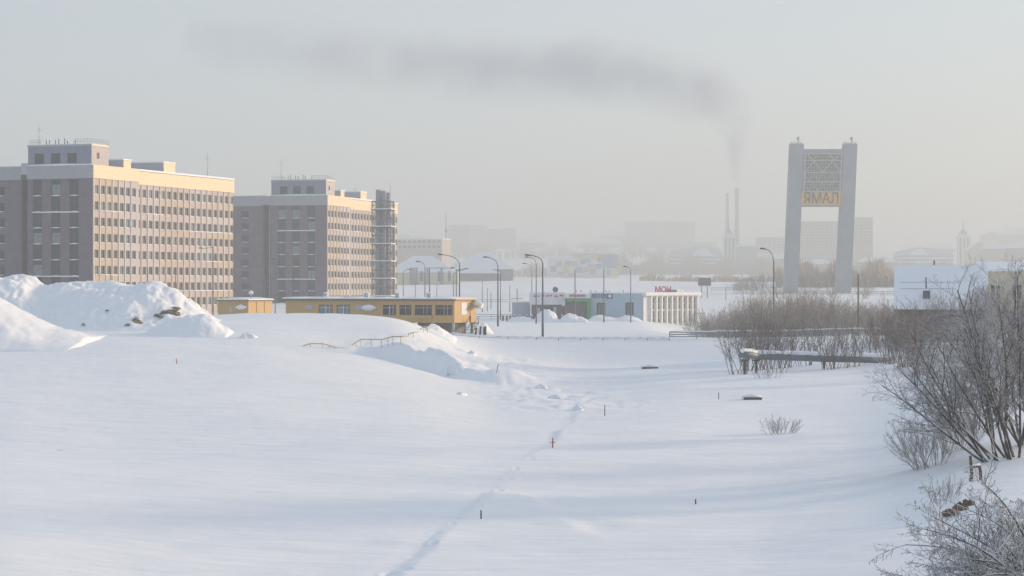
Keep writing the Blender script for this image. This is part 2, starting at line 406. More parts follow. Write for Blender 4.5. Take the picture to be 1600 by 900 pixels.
# main heap: crest follows the skyline of the photograph
D_ = 236
def crest_px(list_, D, px0, px1):
    out = []
    for px, py in list_:
        x = (px-800)/F*D; out.append(((px-px0)/(px1-px0), max(0, CAMZ-(py-450)/F*D-gz(x, D))))
    return out
heap('long broad snow heap in front of the nearer apartment block', -60, 350, 224, 252,
     ridge([(0, 5.0)]+crest_px([(0, 430), (25, 432), (45, 437), (62, 450), (80, 447), (110, 442), (140, 443), (165, 444), (190, 446), (212, 447), (232, 442), (250, 443), (275, 459), (295, 472), (310, 482), (322, 492), (333, 502), (346, 511)], 239, -60, 350), .54, .5, .4), 3, 240, 90, .42)
heap('low snow heap spreading right below the dirty end of the long heap', 225, 365, 217, 229,
     ridge([(0, 0)]+crest_px([(235, 514), (262, 500), (300, 491), (318, 491), (335, 498), (350, 508), (360, 514)], 223, 225, 365)+[(1, 0)], .5, .45, .4), 8, 110, 50, .28)
heap('steep sunlit snow bank cut off by the left edge of the photo', -190, 150, 196, 222,
     ridge([(0, 5)]+crest_px([(-100, 420), (0, 459), (20, 474), (45, 489), (70, 502), (95, 512), (118, 518), (140, 521)], 209, -190, 150)+[(1, 0)], .5, .5, .45), 14, 130, 50, .2, soft=5.0)
for lab, a, b, d0, d1, pf, sd in (
    ('rounded ploughed snow heap piled before the dark shop front', 832, 876, 405, 419, [(0, .2), (.25, 1.3), (.5, 1.9), (.75, 1.3), (1, .1)], 21),
    ('ploughed snow heap between the dark shop and the green portal', 872, 922, 398, 414, [(0, .2), (.3, 1.5), (.6, 1.1), (.8, .9), (1, .1)], 22),
    ('low snow bank drifted against the pale blue pharmacy', 915, 1010, 414, 429, [(0, .3), (.25, .9), (.5, .5), (.7, .9), (1, .2)], 23),
    ('snow heap beside the small grey shed', 790, 840, 405, 420, [(0, .1), (.3, .8), (.6, 1.0), (1, .2)], 24),
    ('lumpy snow bank beside the yellow stairs and dark posts', 744, 772, 296, 306, [(0, .2), (.3, 1.2), (.6, .9), (1, .1)], 25),
    ('rough snow lumps at the end of the yellow railing', 664, 716, 254, 268, [(0, .3), (.2, .7), (.5, .65), (.8, .4), (1, .1)], 27)):
    heap(lab, a, b, d0, d1, mound(pf), sd, 70, 36, .45, 'ploughed snow heaps')
# earth showing through the broken end of the main heap
rr_ = random.Random(41)
EL = [(262, 488, 1.3, .3, 'brown frozen earth clod exposed in the broken end of the long snow heap'), (251, 494, 1.3, .35, 'long dark earth clod at the lower left of the exposed earth'),
      (272, 484, 1.1, .3, 'upper brown earth clod at the right of the exposed earth'), (276, 490, .8, .3, 'small brown earth clod right below the upper one'), (256, 487, .7, .25, 'small earth clod in the middle of the exposed earth'),
      (211, 499, .7, .35, 'dark earth clod showing low on the long snow heap'), (214, 504, 1.0, .3, 'brown earth clod just below the dark one low on the heap'), (199, 507, .6, .2, 'small flat earth clod left of the pair low on the heap'),
      (168, 484, .4, .12, 'small dark crumb of earth halfway up the snow heap'), (131, 506, .4, .15, 'small earth clod near the foot of the snow heap')]
for n_, (px, py, w, h, lab) in enumerate(EL):
    bpy.context.view_layer.update()
    ray = (P(px, py, 100)-Vector((0, 0, CAMZ))).normalized()
    ok, loc, nor, ix, ob, mx_ = scene.ray_cast(bpy.context.evaluated_depsgraph_get(), Vector((0, 0, CAMZ)), ray)
    mb = MB(); vs = []
    nl, nr = 7, 13
    for i in range(nl+1):
        th = math.pi*i/nl
        for k in range(nr):
            q = 2*math.pi*k/nr; s = 1+rr_.uniform(-.38, .38)
            vs.append((w*.5*s*math.sin(th)*math.cos(q), .7*s*math.sin(th)*math.sin(q), h*.6*s*math.cos(th)+.12*math.sin(q*2+px)*w))
    fs = [(i*nr+k, i*nr+(k+1) % nr, (i+1)*nr+(k+1) % nr, (i+1)*nr+k) for i in range(nl) for k in range(nr)]
    mb.add(vs, fs); tag(mb.build('earth_clod', 'earth', loc=loc+Vector((0, .25, -.05))), lab, 'earth clod', 'earth clods in the snow heap')
# ---------------------------------------------------------------- helpers for buildings in a local frame: x to the right, y away, z up
def wallgrid(mb, axis, plane, u0, u1, z0, z1, holes, depth, matfn=lambda u, z: 0, extra_u=(), extra_z=()):
    """Wall with real openings. axis 'x': runs along x at y=plane, faces -y. axis 'y': runs along y at x=plane, faces +x."""
    def pt(u, z, d): return (u, plane+d, z) if axis == 'x' else (plane-d, u, z)
    us = sorted({round(v, 3) for v in [u0, u1, *extra_u]+[h[0] for h in holes]+[h[1] for h in holes] if u0-1e-6 <= v <= u1+1e-6})
    zs = sorted({round(v, 3) for v in [z0, z1, *extra_z]+[h[2] for h in holes]+[h[3] for h in holes] if z0-1e-6 <= v <= z1+1e-6})
    hs = [(round(a, 3), round(b, 3), round(c, 3), round(d, 3)) for a, b, c, d in holes]
    for i in range(len(us)-1):
        for j in range(len(zs)-1):
            a, b, c, d = us[i], us[i+1], zs[j], zs[j+1]; mu, mz = (a+b)/2, (c+d)/2
            if any(h[0] < mu < h[1] and h[2] < mz < h[3] for h in hs): continue
            mb.quad(pt(a, c, 0), pt(b, c, 0), pt(b, d, 0), pt(a, d, 0), matfn(mu, mz))
    for a, b, c, d in hs:
        k = matfn((a+b)/2, c-.05)
        mb.quad(pt(a, c, 0), pt(a, c, depth), pt(a, d, depth), pt(a, d, 0), k)
        mb.quad(pt(b, c, depth), pt(b, c, 0), pt(b, d, 0), pt(b, d, depth), k)
        mb.quad(pt(a, c, 0), pt(b, c, 0), pt(b, c, depth), pt(a, c, depth), k)
        mb.quad(pt(a, d, depth), pt(b, d, depth), pt(b, d, 0), pt(a, d, 0), k)

def window_mesh(name, w, h, fr=.07, mull=1, glass='glass', frame='frame_white', depth=.05, snow=True):
    """Frame, mullions, pane and the snow lying on its sill, centred on its own bottom middle, facing -y."""
    mb = MB()
    mb.box(-w/2, -w/2+fr, -depth, 0, 0, h); mb.box(w/2-fr, w/2, -depth, 0, 0, h)
    mb.box(-w/2+fr, w/2-fr, -depth, 0, 0, fr); mb.box(-w/2+fr, w/2-fr, -depth, 0, h-fr, h)
    for k in range(mull):
        x = -w/2+w*(k+1)/(mull+1); mb.box(x-fr*.4, x+fr*.4, -depth*.8, -.002, fr, h-fr)
    if mull: mb.box(-w/2+fr, w/2-fr, -depth*.7, -.004, h*.72, h*.72+fr*.7)
    mb.quad((-w/2+fr, -depth*.4, fr), (w/2-fr, -depth*.4, fr), (w/2-fr, -depth*.4, h-fr), (-w/2+fr, -depth*.4, h-fr), 1)
    if snow: mb.tube([(-w/2, -.14, .0), (0, -.15, .03), (w/2, -.14, .0)], [.07, .12, .05], 6, 2)
    me_o = mb.build(name, [frame, glass, 'snow']); me = me_o.data; bpy.data.objects.remove(me_o)
    return me

WIN = {}
def put_window(parent, key, axis, u, plane, z, depth, name='window'):
    loc = (u, plane+depth, z) if axis == 'x' else (plane-depth, u, z)
    return link(name, WIN[key], parent, loc, 0 if axis == 'x' else R(90))

WIN['fs'] = window_mesh('facade_window', 1.56, 1.66, .045, 0, 'glass', 'frame_dark')
WIN['fs2'] = window_mesh('facade_window', 1.56, 1.66, .045, 1, 'glass_teal', 'frame_dark')
WIN['fb'] = window_mesh('bay_window', 2.0, 2.15, .08, 1, 'glass', 'frame_dark')
WIN['fbt'] = window_mesh('bay_window', 2.0, 2.15, .08, 1, 'glass_teal', 'frame_dark')
WIN['ph'] = window_mesh('penthouse_window', 2.05, 1.95, .08, 2, 'glass', 'frame_dark', snow=False)
WIN['phs'] = window_mesh('penthouse_small_window', 1.0, 1.3, .08, 0, 'glass', 'frame_brown')

def apartment(label, px, D, ddir, W, L, brk, seed, wing, full=True):
    dx, dy = ddir; n = math.hypot(dx, dy); dx /= n; dy /= n
    rz = -math.atan2(dx, dy); X0 = (px-800)/F*D
    t = thing('apartment_block', label, 'apartment block', (X0, D, 0), rz, 'apartment blocks')
    rr = random.Random(seed)
    PB, PT = 26.75, 29.3
    zrow = lambda k: 25.45-3.05*k           # window head of storey k
    rows = range(8)
    # ---- right hand long facade: two bays, the second set back and slightly lower
    A = [1.35+2.42*i for i in range(7)]
    n2 = 17; pit = (L-brk-1.6)/(n2-1); B = [brk+.95+pit*i for i in range(n2)]
    holesA = [(a-.78, a+.78, zrow(k)-1.66, zrow(k)) for a in A for k in rows]
    holesB = [(b-.78, b+.78, zrow(k)-1.66, zrow(k)) for b in B for k in rows]
    def fm(u, z):
        k = int((25.45-z)/3.05+.55)
        if 4.3*2.42 < u-.14 < brk: return 2
        if u < brk: return 0 if k not in (2,) else 1
        q = int((u-brk)/(L-brk)*4)
        if k in (2, 6): return (2, 1, 2, 2)[q]
        return (2, 0, 1, 0)[q] if k % 2 else (2, 1, 2, 1)[q]
    mb = MB()
    wallgrid(mb, 'y', 0, 0, brk, -2, PB, holesA, .32, fm, extra_z=[zrow(k)-2.2 for k in rows], extra_u=[10.9])
    o = mb.build('long_facade', ['tan', 'pink', 'lilac'], t)
    mb = MB(); wallgrid(mb, 'y', -.7, brk, L, -2, PB-.45, holesB, .32, fm, extra_z=[zrow(k)-2.2 for k in rows], extra_u=[brk+(L-brk)*q/4 for q in range(5)])
    mb.quad((-.7, L, -2), (-W, L, -2), (-W, L, PB), (-.7, L, PB)); mb.quad((-.7, brk, -2), (0, brk, -2), (0, brk, PB), (-.7, brk, PB))
    mb.build('recessed_facade', ['tan', 'pink', 'lilac'], t)
    # thin ribs between the windows
    for i, a in enumerate(A[:-1]):
        m_ = MB(); m_.box(.005, .16, a+1.21-.13, a+1.21+.13, -2, PB-.03); m_.build('pilaster', 'pilaster', t)
    m_ = MB(); m_.box(.005, .16, .03, .33, -2, PB-.03); m_.build('pilaster', 'pilaster', t)
    for i, b in enumerate(B[:-1]):
        m_ = MB(); m_.box(-.695, -.52, b+pit/2-.13, b+pit/2+.13, -2, PB-.48); m_.build('pilaster', 'pilaster', t)
    for k in rows:
        for i, a in enumerate(A): put_window(t, 'fs2' if rr.random() < .2 else 'fs', 'y', a, 0, zrow(k)-1.66, .26)
    left = []
    for i, b in enumerate(B):
        for k in rows:
            if i < 2: put_window(t, 'fs', 'y', b, -.7, zrow(k)-1.66, .26)
            else: left.append((b, k))
    mb = MB()
    src = WIN['fs']; vs = [v.co.copy() for v in src.vertices]; fs = [tuple(p.vertices) for p in src.polygons]; ms = [p.material_index for p in src.polygons]
    for b, k in left:
        o_ = len(mb.v); tl = rr.random() < .2
        mb.v += [(-.7-.26-v.y, b+v.x, zrow(k)-1.66+v.z) for v in vs]; mb.f += [tuple(i+o_ for i in f) for f in fs]; mb.m += [3 if (q_ == 1 and tl) else q_ for q_ in ms]; mb.sm += [False]*len(fs)
    tag(mb.build('window', ['frame_dark', 'glass', 'snow', 'glass_teal'], t), kind='stuff')
    # snow lying on the storey ledges
    mb = MB()
    for k, segs in ((1, ((.5, 10.8), (brk+1, brk+11))), (2, ((brk+9, L-1),)), (5, ((1, 10),)), (6, ((brk+12, L-2),)), (4, ((brk+24, L-6),))):
        for a, b in segs:
            xo = .1 if a < brk else -.6
            mb.tube([(xo, a, zrow(k)-1.72), (xo+.04, (a+b)/2, zrow(k)-1.69), (xo, b, zrow(k)-1.72)], [.05, .09, .05], 6)
    mb.build('ledge_snow', 'snow', t)
    # ---- front gable end with three dark glazed bays
    XC = [-12.0, -8.0, -4.05] if full else [-12.1, -8.3, -4.2]
    hb_ = [(x-1.0, x+1.0, zrow(7)-1.9, 26.6) for x in XC]
    mb = MB(); wallgrid(mb, 'x', 0, -W, 0, -2, PB, hb_, .3, lambda u, z: 0); mb.build('gable_wall', 'brick', t)
    mb = MB()
    for x in XC: mb.box(x-1.0, x+1.0, .28, .36, zrow(7)-1.9, 26.6)
    mb.build('bay_backing', 'brick_dark', t)
    for x in XC:
        for k in range(8):
            teal = (x == XC[1] and k in (0, 3)) or rr.random() < .15
            put_window(t, 'fbt' if teal else 'fb', 'x', x, 0, zrow(k)-1.9, .27)
    mb = MB()
    for z in (zrow(1)-2.0, zrow(5)-2.0): mb.tube([(XC[0]-1.1, -.1, z), (XC[1], -.13, z+.03), (XC[2]+1.1, -.1, z)], .13, 6)
    mb.build('ledge_snow', 'snow', t)
    # ---- cornice, roof, roof snow
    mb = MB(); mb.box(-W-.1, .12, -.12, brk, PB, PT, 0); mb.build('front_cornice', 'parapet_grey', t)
    # sun-facing side gets the lit cream tone; other faces have shade painted in
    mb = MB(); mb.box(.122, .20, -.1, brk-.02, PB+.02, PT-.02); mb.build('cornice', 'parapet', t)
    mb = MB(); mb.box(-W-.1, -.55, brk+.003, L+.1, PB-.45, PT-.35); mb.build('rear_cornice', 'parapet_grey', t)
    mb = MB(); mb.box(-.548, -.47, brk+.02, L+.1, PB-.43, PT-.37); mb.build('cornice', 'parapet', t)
    mb = MB(); mb.box(-W+.2, -.2, .2, L-.3, PT-.3, PT+.06)
    mb.tube([(-W, -.05, PT+.04), (-W/2, -.05, PT+.1), (0, -.02, PT+.05)], [.12, .2, .12], 6); mb.build('roof_snow', 'snow', t)
    # ---- penthouse
    PH = 33.2
    mb = MB(); holes = [(x-1.02, x+1.02, PT+.35, PT+2.3) for x in (-11.6, -8.05, -4.5)]
    wallgrid(mb, 'x', .06, -W+.1, -.3, PT, PH-.35, holes, .2)
    wallgrid(mb, 'y', -.3, .06, 6.5, PT, PH-.35, [(2.0, 3.0, PT+1.1, PT+2.4)], .2, lambda u, z: 1)
    mb.quad((-W+.1, 6.5, PT), (-W+.1, .06, PT), (-W+.1, .06, PH-.35), (-W+.1, 6.5, PH-.35)); mb.quad((-.3, 6.5, PT), (-W+.1, 6.5, PT), (-W+.1, 6.5, PH-.35), (-.3, 6.5, PH-.35))
    ph = mb.build('penthouse', ['bluegrey', 'lilac'], t)
    for x in (-11.6, -8.05, -4.5): put_window(ph, 'ph', 'x', x, .06, PT+.36, .15)
    put_window(ph, 'phs', 'y', 2.5, -.3, PT+1.1, .15)
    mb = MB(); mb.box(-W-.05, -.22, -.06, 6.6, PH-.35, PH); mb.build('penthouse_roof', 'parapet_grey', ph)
    mb = MB(); mb.box(-.218, -.15, -.04, 6.6, PH-.33, PH-.01); mb.build('roof_edge', 'parapet', ph)  # sun-facing edge painted in the lit tone
    mb = MB(); mb.box(-W+.1, -.35, .1, 6.4, PH-.01, PH+.1); mb.build('roof_snow', 'snow', ph)
    for x in (-10.9, -10.2, -8.9, -8.2, -6.9, -6.3, -4.6):
        m_ = MB(); hgt = rr.uniform(.8, 1.25); m_.tube([(x, 1.5, PH), (x, 1.5, PH+hgt)], .13, 8)
        if x != -4.6: m_.tube([(x, 1.5, PH+hgt), (x, 1.5, PH+hgt+.12), (x, 1.5, PH+hgt+.3)], [.16, .3, .1], 8, 1)
        m_.build('vent_pipe', ['steel', 'snow'], t)
    m_ = MB()
    for a, b in (((-4.2, .2), (-.5, .2)), ((-.5, .2), (-.5, 6)), ((-W+.4, .2), (-11.4, .2))):
        for z in (.55, 1.0): m_.bar((a[0], a[1], PH+z), (b[0], b[1], PH+z), .05)
        for q in np.linspace(0, 1, 6): m_.bar((a[0]+(b[0]-a[0])*q, a[1]+(b[1]-a[1])*q, PH), (a[0]+(b[0]-a[0])*q, a[1]+(b[1]-a[1])*q, PH+1.0), .05)
    m_.build('roof_railing', 'steel', t)
    # ---- stair heads further along the roof, masts
    for y0, y1, x0, x1, h in ((14.5, 17.5, -9, -1.6, 1.9), (32, 37, -10, -2.2, 2.3)):
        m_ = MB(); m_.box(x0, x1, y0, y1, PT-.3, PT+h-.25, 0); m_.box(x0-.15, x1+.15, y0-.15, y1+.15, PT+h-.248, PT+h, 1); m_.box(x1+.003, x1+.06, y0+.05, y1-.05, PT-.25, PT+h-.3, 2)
        m_.build('stair_head', ['parapet_grey', 'snow', 'parapet'], t)  # lit tone painted on the sun-facing wall, shaded tone on the rest
    masts = ((-13.4, 3, PH, 4.2), (-4, 13, PT, 5.5), (-2.5, 52, PT, 5.2)) if full else ((-13.4, 3, PH, 5.5), (-3, 30, PT, 3.5))
    for x, y, z, h in masts:
        m_ = MB(); m_.tube([(x, y, z), (x, y, z+h)], [.07, .035], 6); m_.bar((x-.7, y, z+h*.72), (x+.7, y, z+h*.72), .04); m_.bar((x-.4, y, z+h*.8), (x+.4, y, z+h*.8), .04)
        m_.build('roof_mast', 'steel', t)
    # ---- dark recess and the wing beyond it on the left
    w0, w1, w2, zt = wing
    mb = MB(); hw = [(x-1.0, x+1.0, zrow(k)-1.75, zrow(k)) for x in ((w1+w0)/2,) for k in range(8)]
    wallgrid(mb, 'x', w2, w0, w1, -2, PB, hw, .3); mb.quad((w1, w2, -2), (w1, w2+14, -2), (w1, w2+14, PB), (w1, w2, PB))
    mb.build('side_wing', 'brick', t)
    for h in hw: put_window(t, 'fb', 'x', (h[0]+h[1])/2, w2, h[2], .26)
    mb = MB(); mb.box(w0, w1+.1, w2-.1, w2+14, PB, PT, 0); mb.box(w0, w1, w2-.05, w2+14, PT+.004, PT+.12, 1); mb.build('wing_cornice', ['parapet_grey', 'snow'], t)
    mb = MB(); hr = [((w1-W)/2-.9, (w1-W)/2+.9, zrow(k)-1.75, zrow(k)) for k in range(8)]
    wallgrid(mb, 'x', w2+2.2, w1, -W, -2, zt, hr if -W-w1 > 1.9 else [], .2); mb.build('recess_wall', 'brick_dark', t)
    mb = MB(); mb.box(w1+.11, -W-.11, w2-.4, w2+4, zt-2.2, zt); mb.build('bridge_box', 'grey_sheet' if full else 'parapet_grey', t)
    for x, mt in ((w1+.35, 'rust'), (-W-.45, 'steel')):
        m_ = MB(); m_.tube([(x, w2-.5, -1), (x, w2-.5, zt-2.2)], .17, 8)
        for z in range(2, int(zt)-3, 4): m_.tube([(x, w2-.5, z), (x, w2-.5, z+.25)], .25, 8)
        m_.build('downpipe', mt, t)
    return t

apartment('plum brick apartment block with cream sunlit cornice behind the long snow heap', 145, 435, (.335, .942), 14.15, 60.4, 17.8, 1, (-26, -16.4, 1.6, 29.9))
apartment('plum brick apartment block behind the steel flue tower and yellow buildings', 511, 577, (.262, .965), 15.0, 58.5, 17.8, 2, (-27, -17.6, .9, 29.2), False)

# ---------------------------------------------------------------- lattice flue tower of the boiler house
def flue_tower():
    D = 540; c = P(598.5, 480, D); t = thing('flue_tower', 'tall steel lattice tower carrying bundled grey flue pipes in front of the farther apartment block', 'flue tower', (c.x, D, 0), R(-9))
    H = 26.3; w = 2.15
    legs = [(-w, -w), (w, -w), (w, w), (-w, w)]
    for x, y in legs:
        m_ = MB(); m_.bar((x, y, -1), (x, y, H), .2); m_.build('lattice_leg', 'steel_dark', t)
    lev = np.linspace(0, H, 14); mb = MB()
    for i in range(len(lev)-1):
        for k in range(4):
            a, b = legs[k], legs[(k+1) % 4]
            mb.bar((*a, lev[i]), (*b, lev[i+1]), .1); mb.bar((*b, lev[i]), (*a, lev[i+1]), .1); mb.bar((*a, lev[i+1]), (*b, lev[i+1]), .13)
    mb.build('bracing', 'steel_dark', t)
    for z in lev[2::2]:
        m_ = MB(); m_.box(-w-.35, w+.35, -w-.35, w+.35, z, z+.1, 0); m_.box(-w-.33, w+.33, -w-.33, w+.33, z+.104, z+.3, 1)
        for y in (-w-.33, w+.33): m_.bar((-w-.33, y, z+1.05), (w+.33, y, z+1.05), .06, 0)
        for x in (-w-.33, w+.33): m_.bar((x, -w-.33, z+1.05), (x, w+.33, z+1.05), .06, 0)
        m_.build('platform', ['steel_dark', 'snow'], t)
    for x, y, r, h in ((-.95, -.7, .62, 29.0), (.35, -.95, .55, 28.6), (1.25, -.3, .42, 28.2), (-.2, .8, .6, 28.8), (1.1, .9, .45, 28.4)):
        m_ = MB(); m_.tube([(x, y, -1), (x, y, h)], r, 14, 0)
        for z in range(3, 28, 4): m_.tube([(x, y, z), (x, y, z+.15)], r+.05, 14, 0)
        m_.build('flue_pipe', 'steel', t)
    m_ = MB(); m_.bar((1.7, 0, H), (1.7, 0, H+4.2), .06); m_.build('lightning_rod', 'steel_dark', t)
    m_ = MB()
    for y in (-.25, .25): m_.bar((w+.2, y, 0), (w+.2, y, H), .05)
    for z in np.arange(.5, H, .6): m_.bar((w+.2, -.25, z), (w+.2, .25, z), .035)
    m_.build('ladder', 'steel_dark', t)
flue_tower()
# ---------------------------------------------------------------- yellow cabins behind the snow terrace
def yellow_long():
    D = 300; X0 = (710-800)/F*D; rz = -math.atan2(.423, .906); L, dep = 25.4, 6.2
    t = thing('site_cabin', 'long ochre yellow cabin on stilts with a row of windows and snowy roof', 'cabin', (X0, D, 0), rz, 'yellow cabins')
    zb, zt = 1.45, 4.35
    # windows measured along the wall from the right corner (s grows to the left)
    def s_of(px): return float((-7.5*0+((px-800)/F*D-X0))/(-.906-.423*(px-800)/F))
    wins = [(498, 520), (526, 547), (598, 619), (624, 643), (648, 675), (680, 707)]
    holes = []
    for a, b in wins:
        sb, sa = -s_of(b), -s_of(a); holes.append((sa, sb, 2.42, 3.78))
    mb = MB(); wallgrid(mb, 'x', 0, -L, 0, zb, zt, holes, .12); wallgrid(mb, 'y', 0, 0, dep, zb, zt+.05, [], .1)
    mb.quad((0, dep, zb), (-L, dep, zb), (-L, dep, zt), (0, dep, zt)); mb.quad((-L, dep, zb), (-L, 0, zb), (-L, 0, zt), (-L, dep, zt))
    mb.quad((-L, 0, zb), (0, 0, zb), (0, dep, zb), (-L, dep, zb)); mb.build('wall', 'yellow', t)
    for i, h in enumerate(holes):
        mb = MB(); a, b, c, d = h; w = b-a
        mb.box(a, a+.1, .0, .1, c, d); mb.box(b-.1, b, .0, .1, c, d); mb.box(a+.1, b-.1, .0, .1, c, c+.1); mb.box(a+.1, b-.1, 0, .1, d-.1, d)
        mb.quad((a+.1, .07, c+.1), (b-.1, .07, c+.1), (b-.1, .07, d-.1), (a+.1, .07, d-.1), 1)
        if i >= 3:
            for q in np.linspace(a+.35, b-.35, 5): mb.box(q-.02, q+.02, -.06, -.03, c+.1, d-.1, 0)
            for z in np.linspace(c+.3, d-.3, 3): mb.box(a+.1, b-.1, -.06, -.031, z-.02, z+.02, 0)
        f = mb.build('window', ['frame_brown', 'glass' if i >= 2 else 'glass_teal'], t)
        m2 = MB(); m2.box((a+b)/2-.05, (a+b)/2+.05, .02, .065, c+.1, d-.1); m2.box((a+b)/2+.5, (a+b)/2+.56, .02, .065, c+.1, d-.1); m2.box(a+.1, b-.1, .02, .06, c+.95, c+1.0)
        m2.build('sash', 'frame_white', f)
        if i == 4:
            m3 = MB(); m3.box(a-.1, b+.1, -.35, -.02, c-.3, c-.05); [m3.box(q, q+.06, -.36, -.352, c-.3, c-.05) for q in np.linspace(a, b, 9)]; m3.build('window_box', 'yellow_paint', f)
    mb = MB(); mb.box(-L-.3, -.003, -.35, dep+.3, zt, zt+.2); mb.build('roof', 'frame_brown', t)
    mb = MB(); mb.box(.003, .35, -.2, dep+.2, zt+.052, zt+.25); mb.build('gable_trim', 'yellow', t)
    mb = MB(); n = 40; rr = random.Random(4)
    top = [(-L-.3+(L+.25)*k/n, zt+.24+.16+.07*math.sin(k*.9)+rr.uniform(-.04, .05)) for k in range(n+1)]
    mb.prism([(-L-.3, zt+.203)]+[(-.05, zt+.203)]+top[::-1], 'y', -.38, dep+.3); mb.build('roof_snow', 'snow', t)
    # stilts and dark underside
    for x in np.linspace(-L+1, -.3, 9):
        for y in (.3, dep-.3):
            m_ = MB(); m_.box(x-.15, x+.15, y-.15, y+.15, -1.0, zb-.003); m_.build('stilt', 'concrete', t)
    m_ = MB(); m_.box(-6, -.9, 1.2, dep-1, -.6, zb-.01); m_.build('underfloor_box', 'shop_brown', t)
    # air conditioner under a cap of snow, white boards
    a = -s_of(578); m_ = MB(); m_.box(a-.55, a+.55, -.45, -.01, 3.0, 3.45); u = m_.build('air_conditioner', 'frame_white', t)
    m_ = MB(); m_.tube([(a-1.1, -.35, 3.3), (a-.7, -.4, 3.42), (a, -.4, 3.48), (a+.7, -.4, 3.42), (a+1.1, -.35, 3.35)], [.1, .3, .36, .3, .1], 8); m_.build('snow_cap', 'snow', u)
    for px in (484, 560):
        a = -s_of(px); m_ = MB(); m_.box(a-.45, a+.45, -.06, -.004, 3.15, 3.75); m_.build('wall_board', 'grey_sheet', t)
    m_ = MB(); m_.box(.004, .05, 2.0, 3.6, 2.5, 4.1); m_.build('poster', 'white_paint', t)
    # porch with snow hood and stairs at the right end
    m_ = MB(); m_.box(.01, 1.3, dep-1.5, dep+.2, 3.45, 3.6, 0); m_.tube([(0, dep-.6, 3.85), (.7, dep-.6, 3.8), (1.35, dep-.6, 3.6)], [.5, .55, .35], 8, 1); m_.build('porch_hood', ['yellow', 'snow'], t)
    m_ = MB(); m_.box(.01, 1.25, dep-1.6, dep, zb-.1, zb); m_.box(.01, .08, dep-1.6, dep+.1, zb, 3.44); m_.build('porch', 'yellow', t)
    m_ = MB(); nst = 8
    for k in range(nst):
        y = dep-1.65-.3*k; z = zb-.1-.19*k; m_.box(.15, 1.25, y-.3, y, z-.05, z)
    for x in (.12, 1.28): m_.bar((x, dep-1.6, zb-.1), (x, dep-1.6-.3*nst, zb-.1-.19*nst), .07); m_.bar((x, dep-1.6, zb+.85), (x, dep-1.6-.3*nst, zb+.85-.19*nst), .05)
    for k in (0, 4, 8):
        for x in (.12, 1.28): m_.bar((x, dep-1.6-.3*k, zb-.1-.19*k), (x, dep-1.6-.3*k, zb+.85-.19*k), .05)
    m_.build('stairs', 'timber', t)
    for x in (-20.5, -9.5, -4.8, -14.2):
        m_ = MB(); m_.box(x-.3, x+.3, 2, 2.6, zt+.35, zt+.95); m_.tube([(x, 2.3, zt+.9), (x, 2.3, zt+1.1)], [.42, .15], 8, 1); m_.build('roof_vent', ['grey_sheet', 'snow'], t)
yellow_long()
def kiosk():
    D = 330; X0 = (388-800)/F*D; rz = -math.atan2(.423, .906); L, dep = 5.1, 6.6
    t = thing('site_kiosk', 'small ochre yellow flat roofed hut left of the long cabin', 'cabin', (X0, D, 0), rz, 'yellow cabins')
    zt = 4.15
    mb = MB(); wallgrid(mb, 'x', 0, -L, 0, 0, zt, [], .1); wallgrid(mb, 'y', 0, 0, dep, 0, zt, [], .1); mb.quad((0, dep, 0), (-L, dep, 0), (-L, dep, zt), (0, dep, zt)); mb.quad((-L, dep, 0), (-L, 0, 0), (-L, 0, zt), (-L, dep, zt))
    mb.build('wall', 'yellow', t)
    for y in (2.2, 4.4):
        m_ = MB(); m_.box(.004, .04, y-.04, y+.04, .5, zt-.05); m_.build('joint_strip', 'frame_brown', t)
    mb = MB(); mb.box(-L-.25, .25, -.25, dep+.25, zt, zt+.12); mb.build('roof', 'frame_brown', t)
    mb = MB(); mb.prism([(-L-.2, zt+.122), (.2, zt+.122), (.15, zt+.28), (-1, zt+.4), (-2.5, zt+.5), (-4, zt+.38), (-L-.2, zt+.3)], 'y', -.2, dep+.2); mb.build('roof_snow', 'snow', t)
    m_ = MB(); m_.box(-1.5, -.6, -.4, -.005, 2.9, 3.3); u = m_.build('air_conditioner', 'frame_white', t)
    m_ = MB(); m_.tube([(-1.9, -.3, 3.2), (-1, -.35, 3.35), (-.2, -.3, 3.25)], [.15, .34, .12], 8); m_.build('snow_cap', 'snow', u)
    m_ = MB(); m_.box(-3.2, -2.7, -.05, -.004, 2.5, 3.3); m_.build('wall_board', 'grey_sheet', t)
    m_ = MB(); m_.tube([(.3-.6, 1.2, zt+.3), (.3-.6, 1.2, zt+1.0)], .08, 8, 0); m_.tube([(-.3, 1.2, zt+.95), (-.3, 1.2, zt+1.2), (-.3, 1.2, zt+1.5)], [.2, .38, .12], 8, 1); m_.build('roof_vent', ['steel', 'snow'], t)
kiosk()

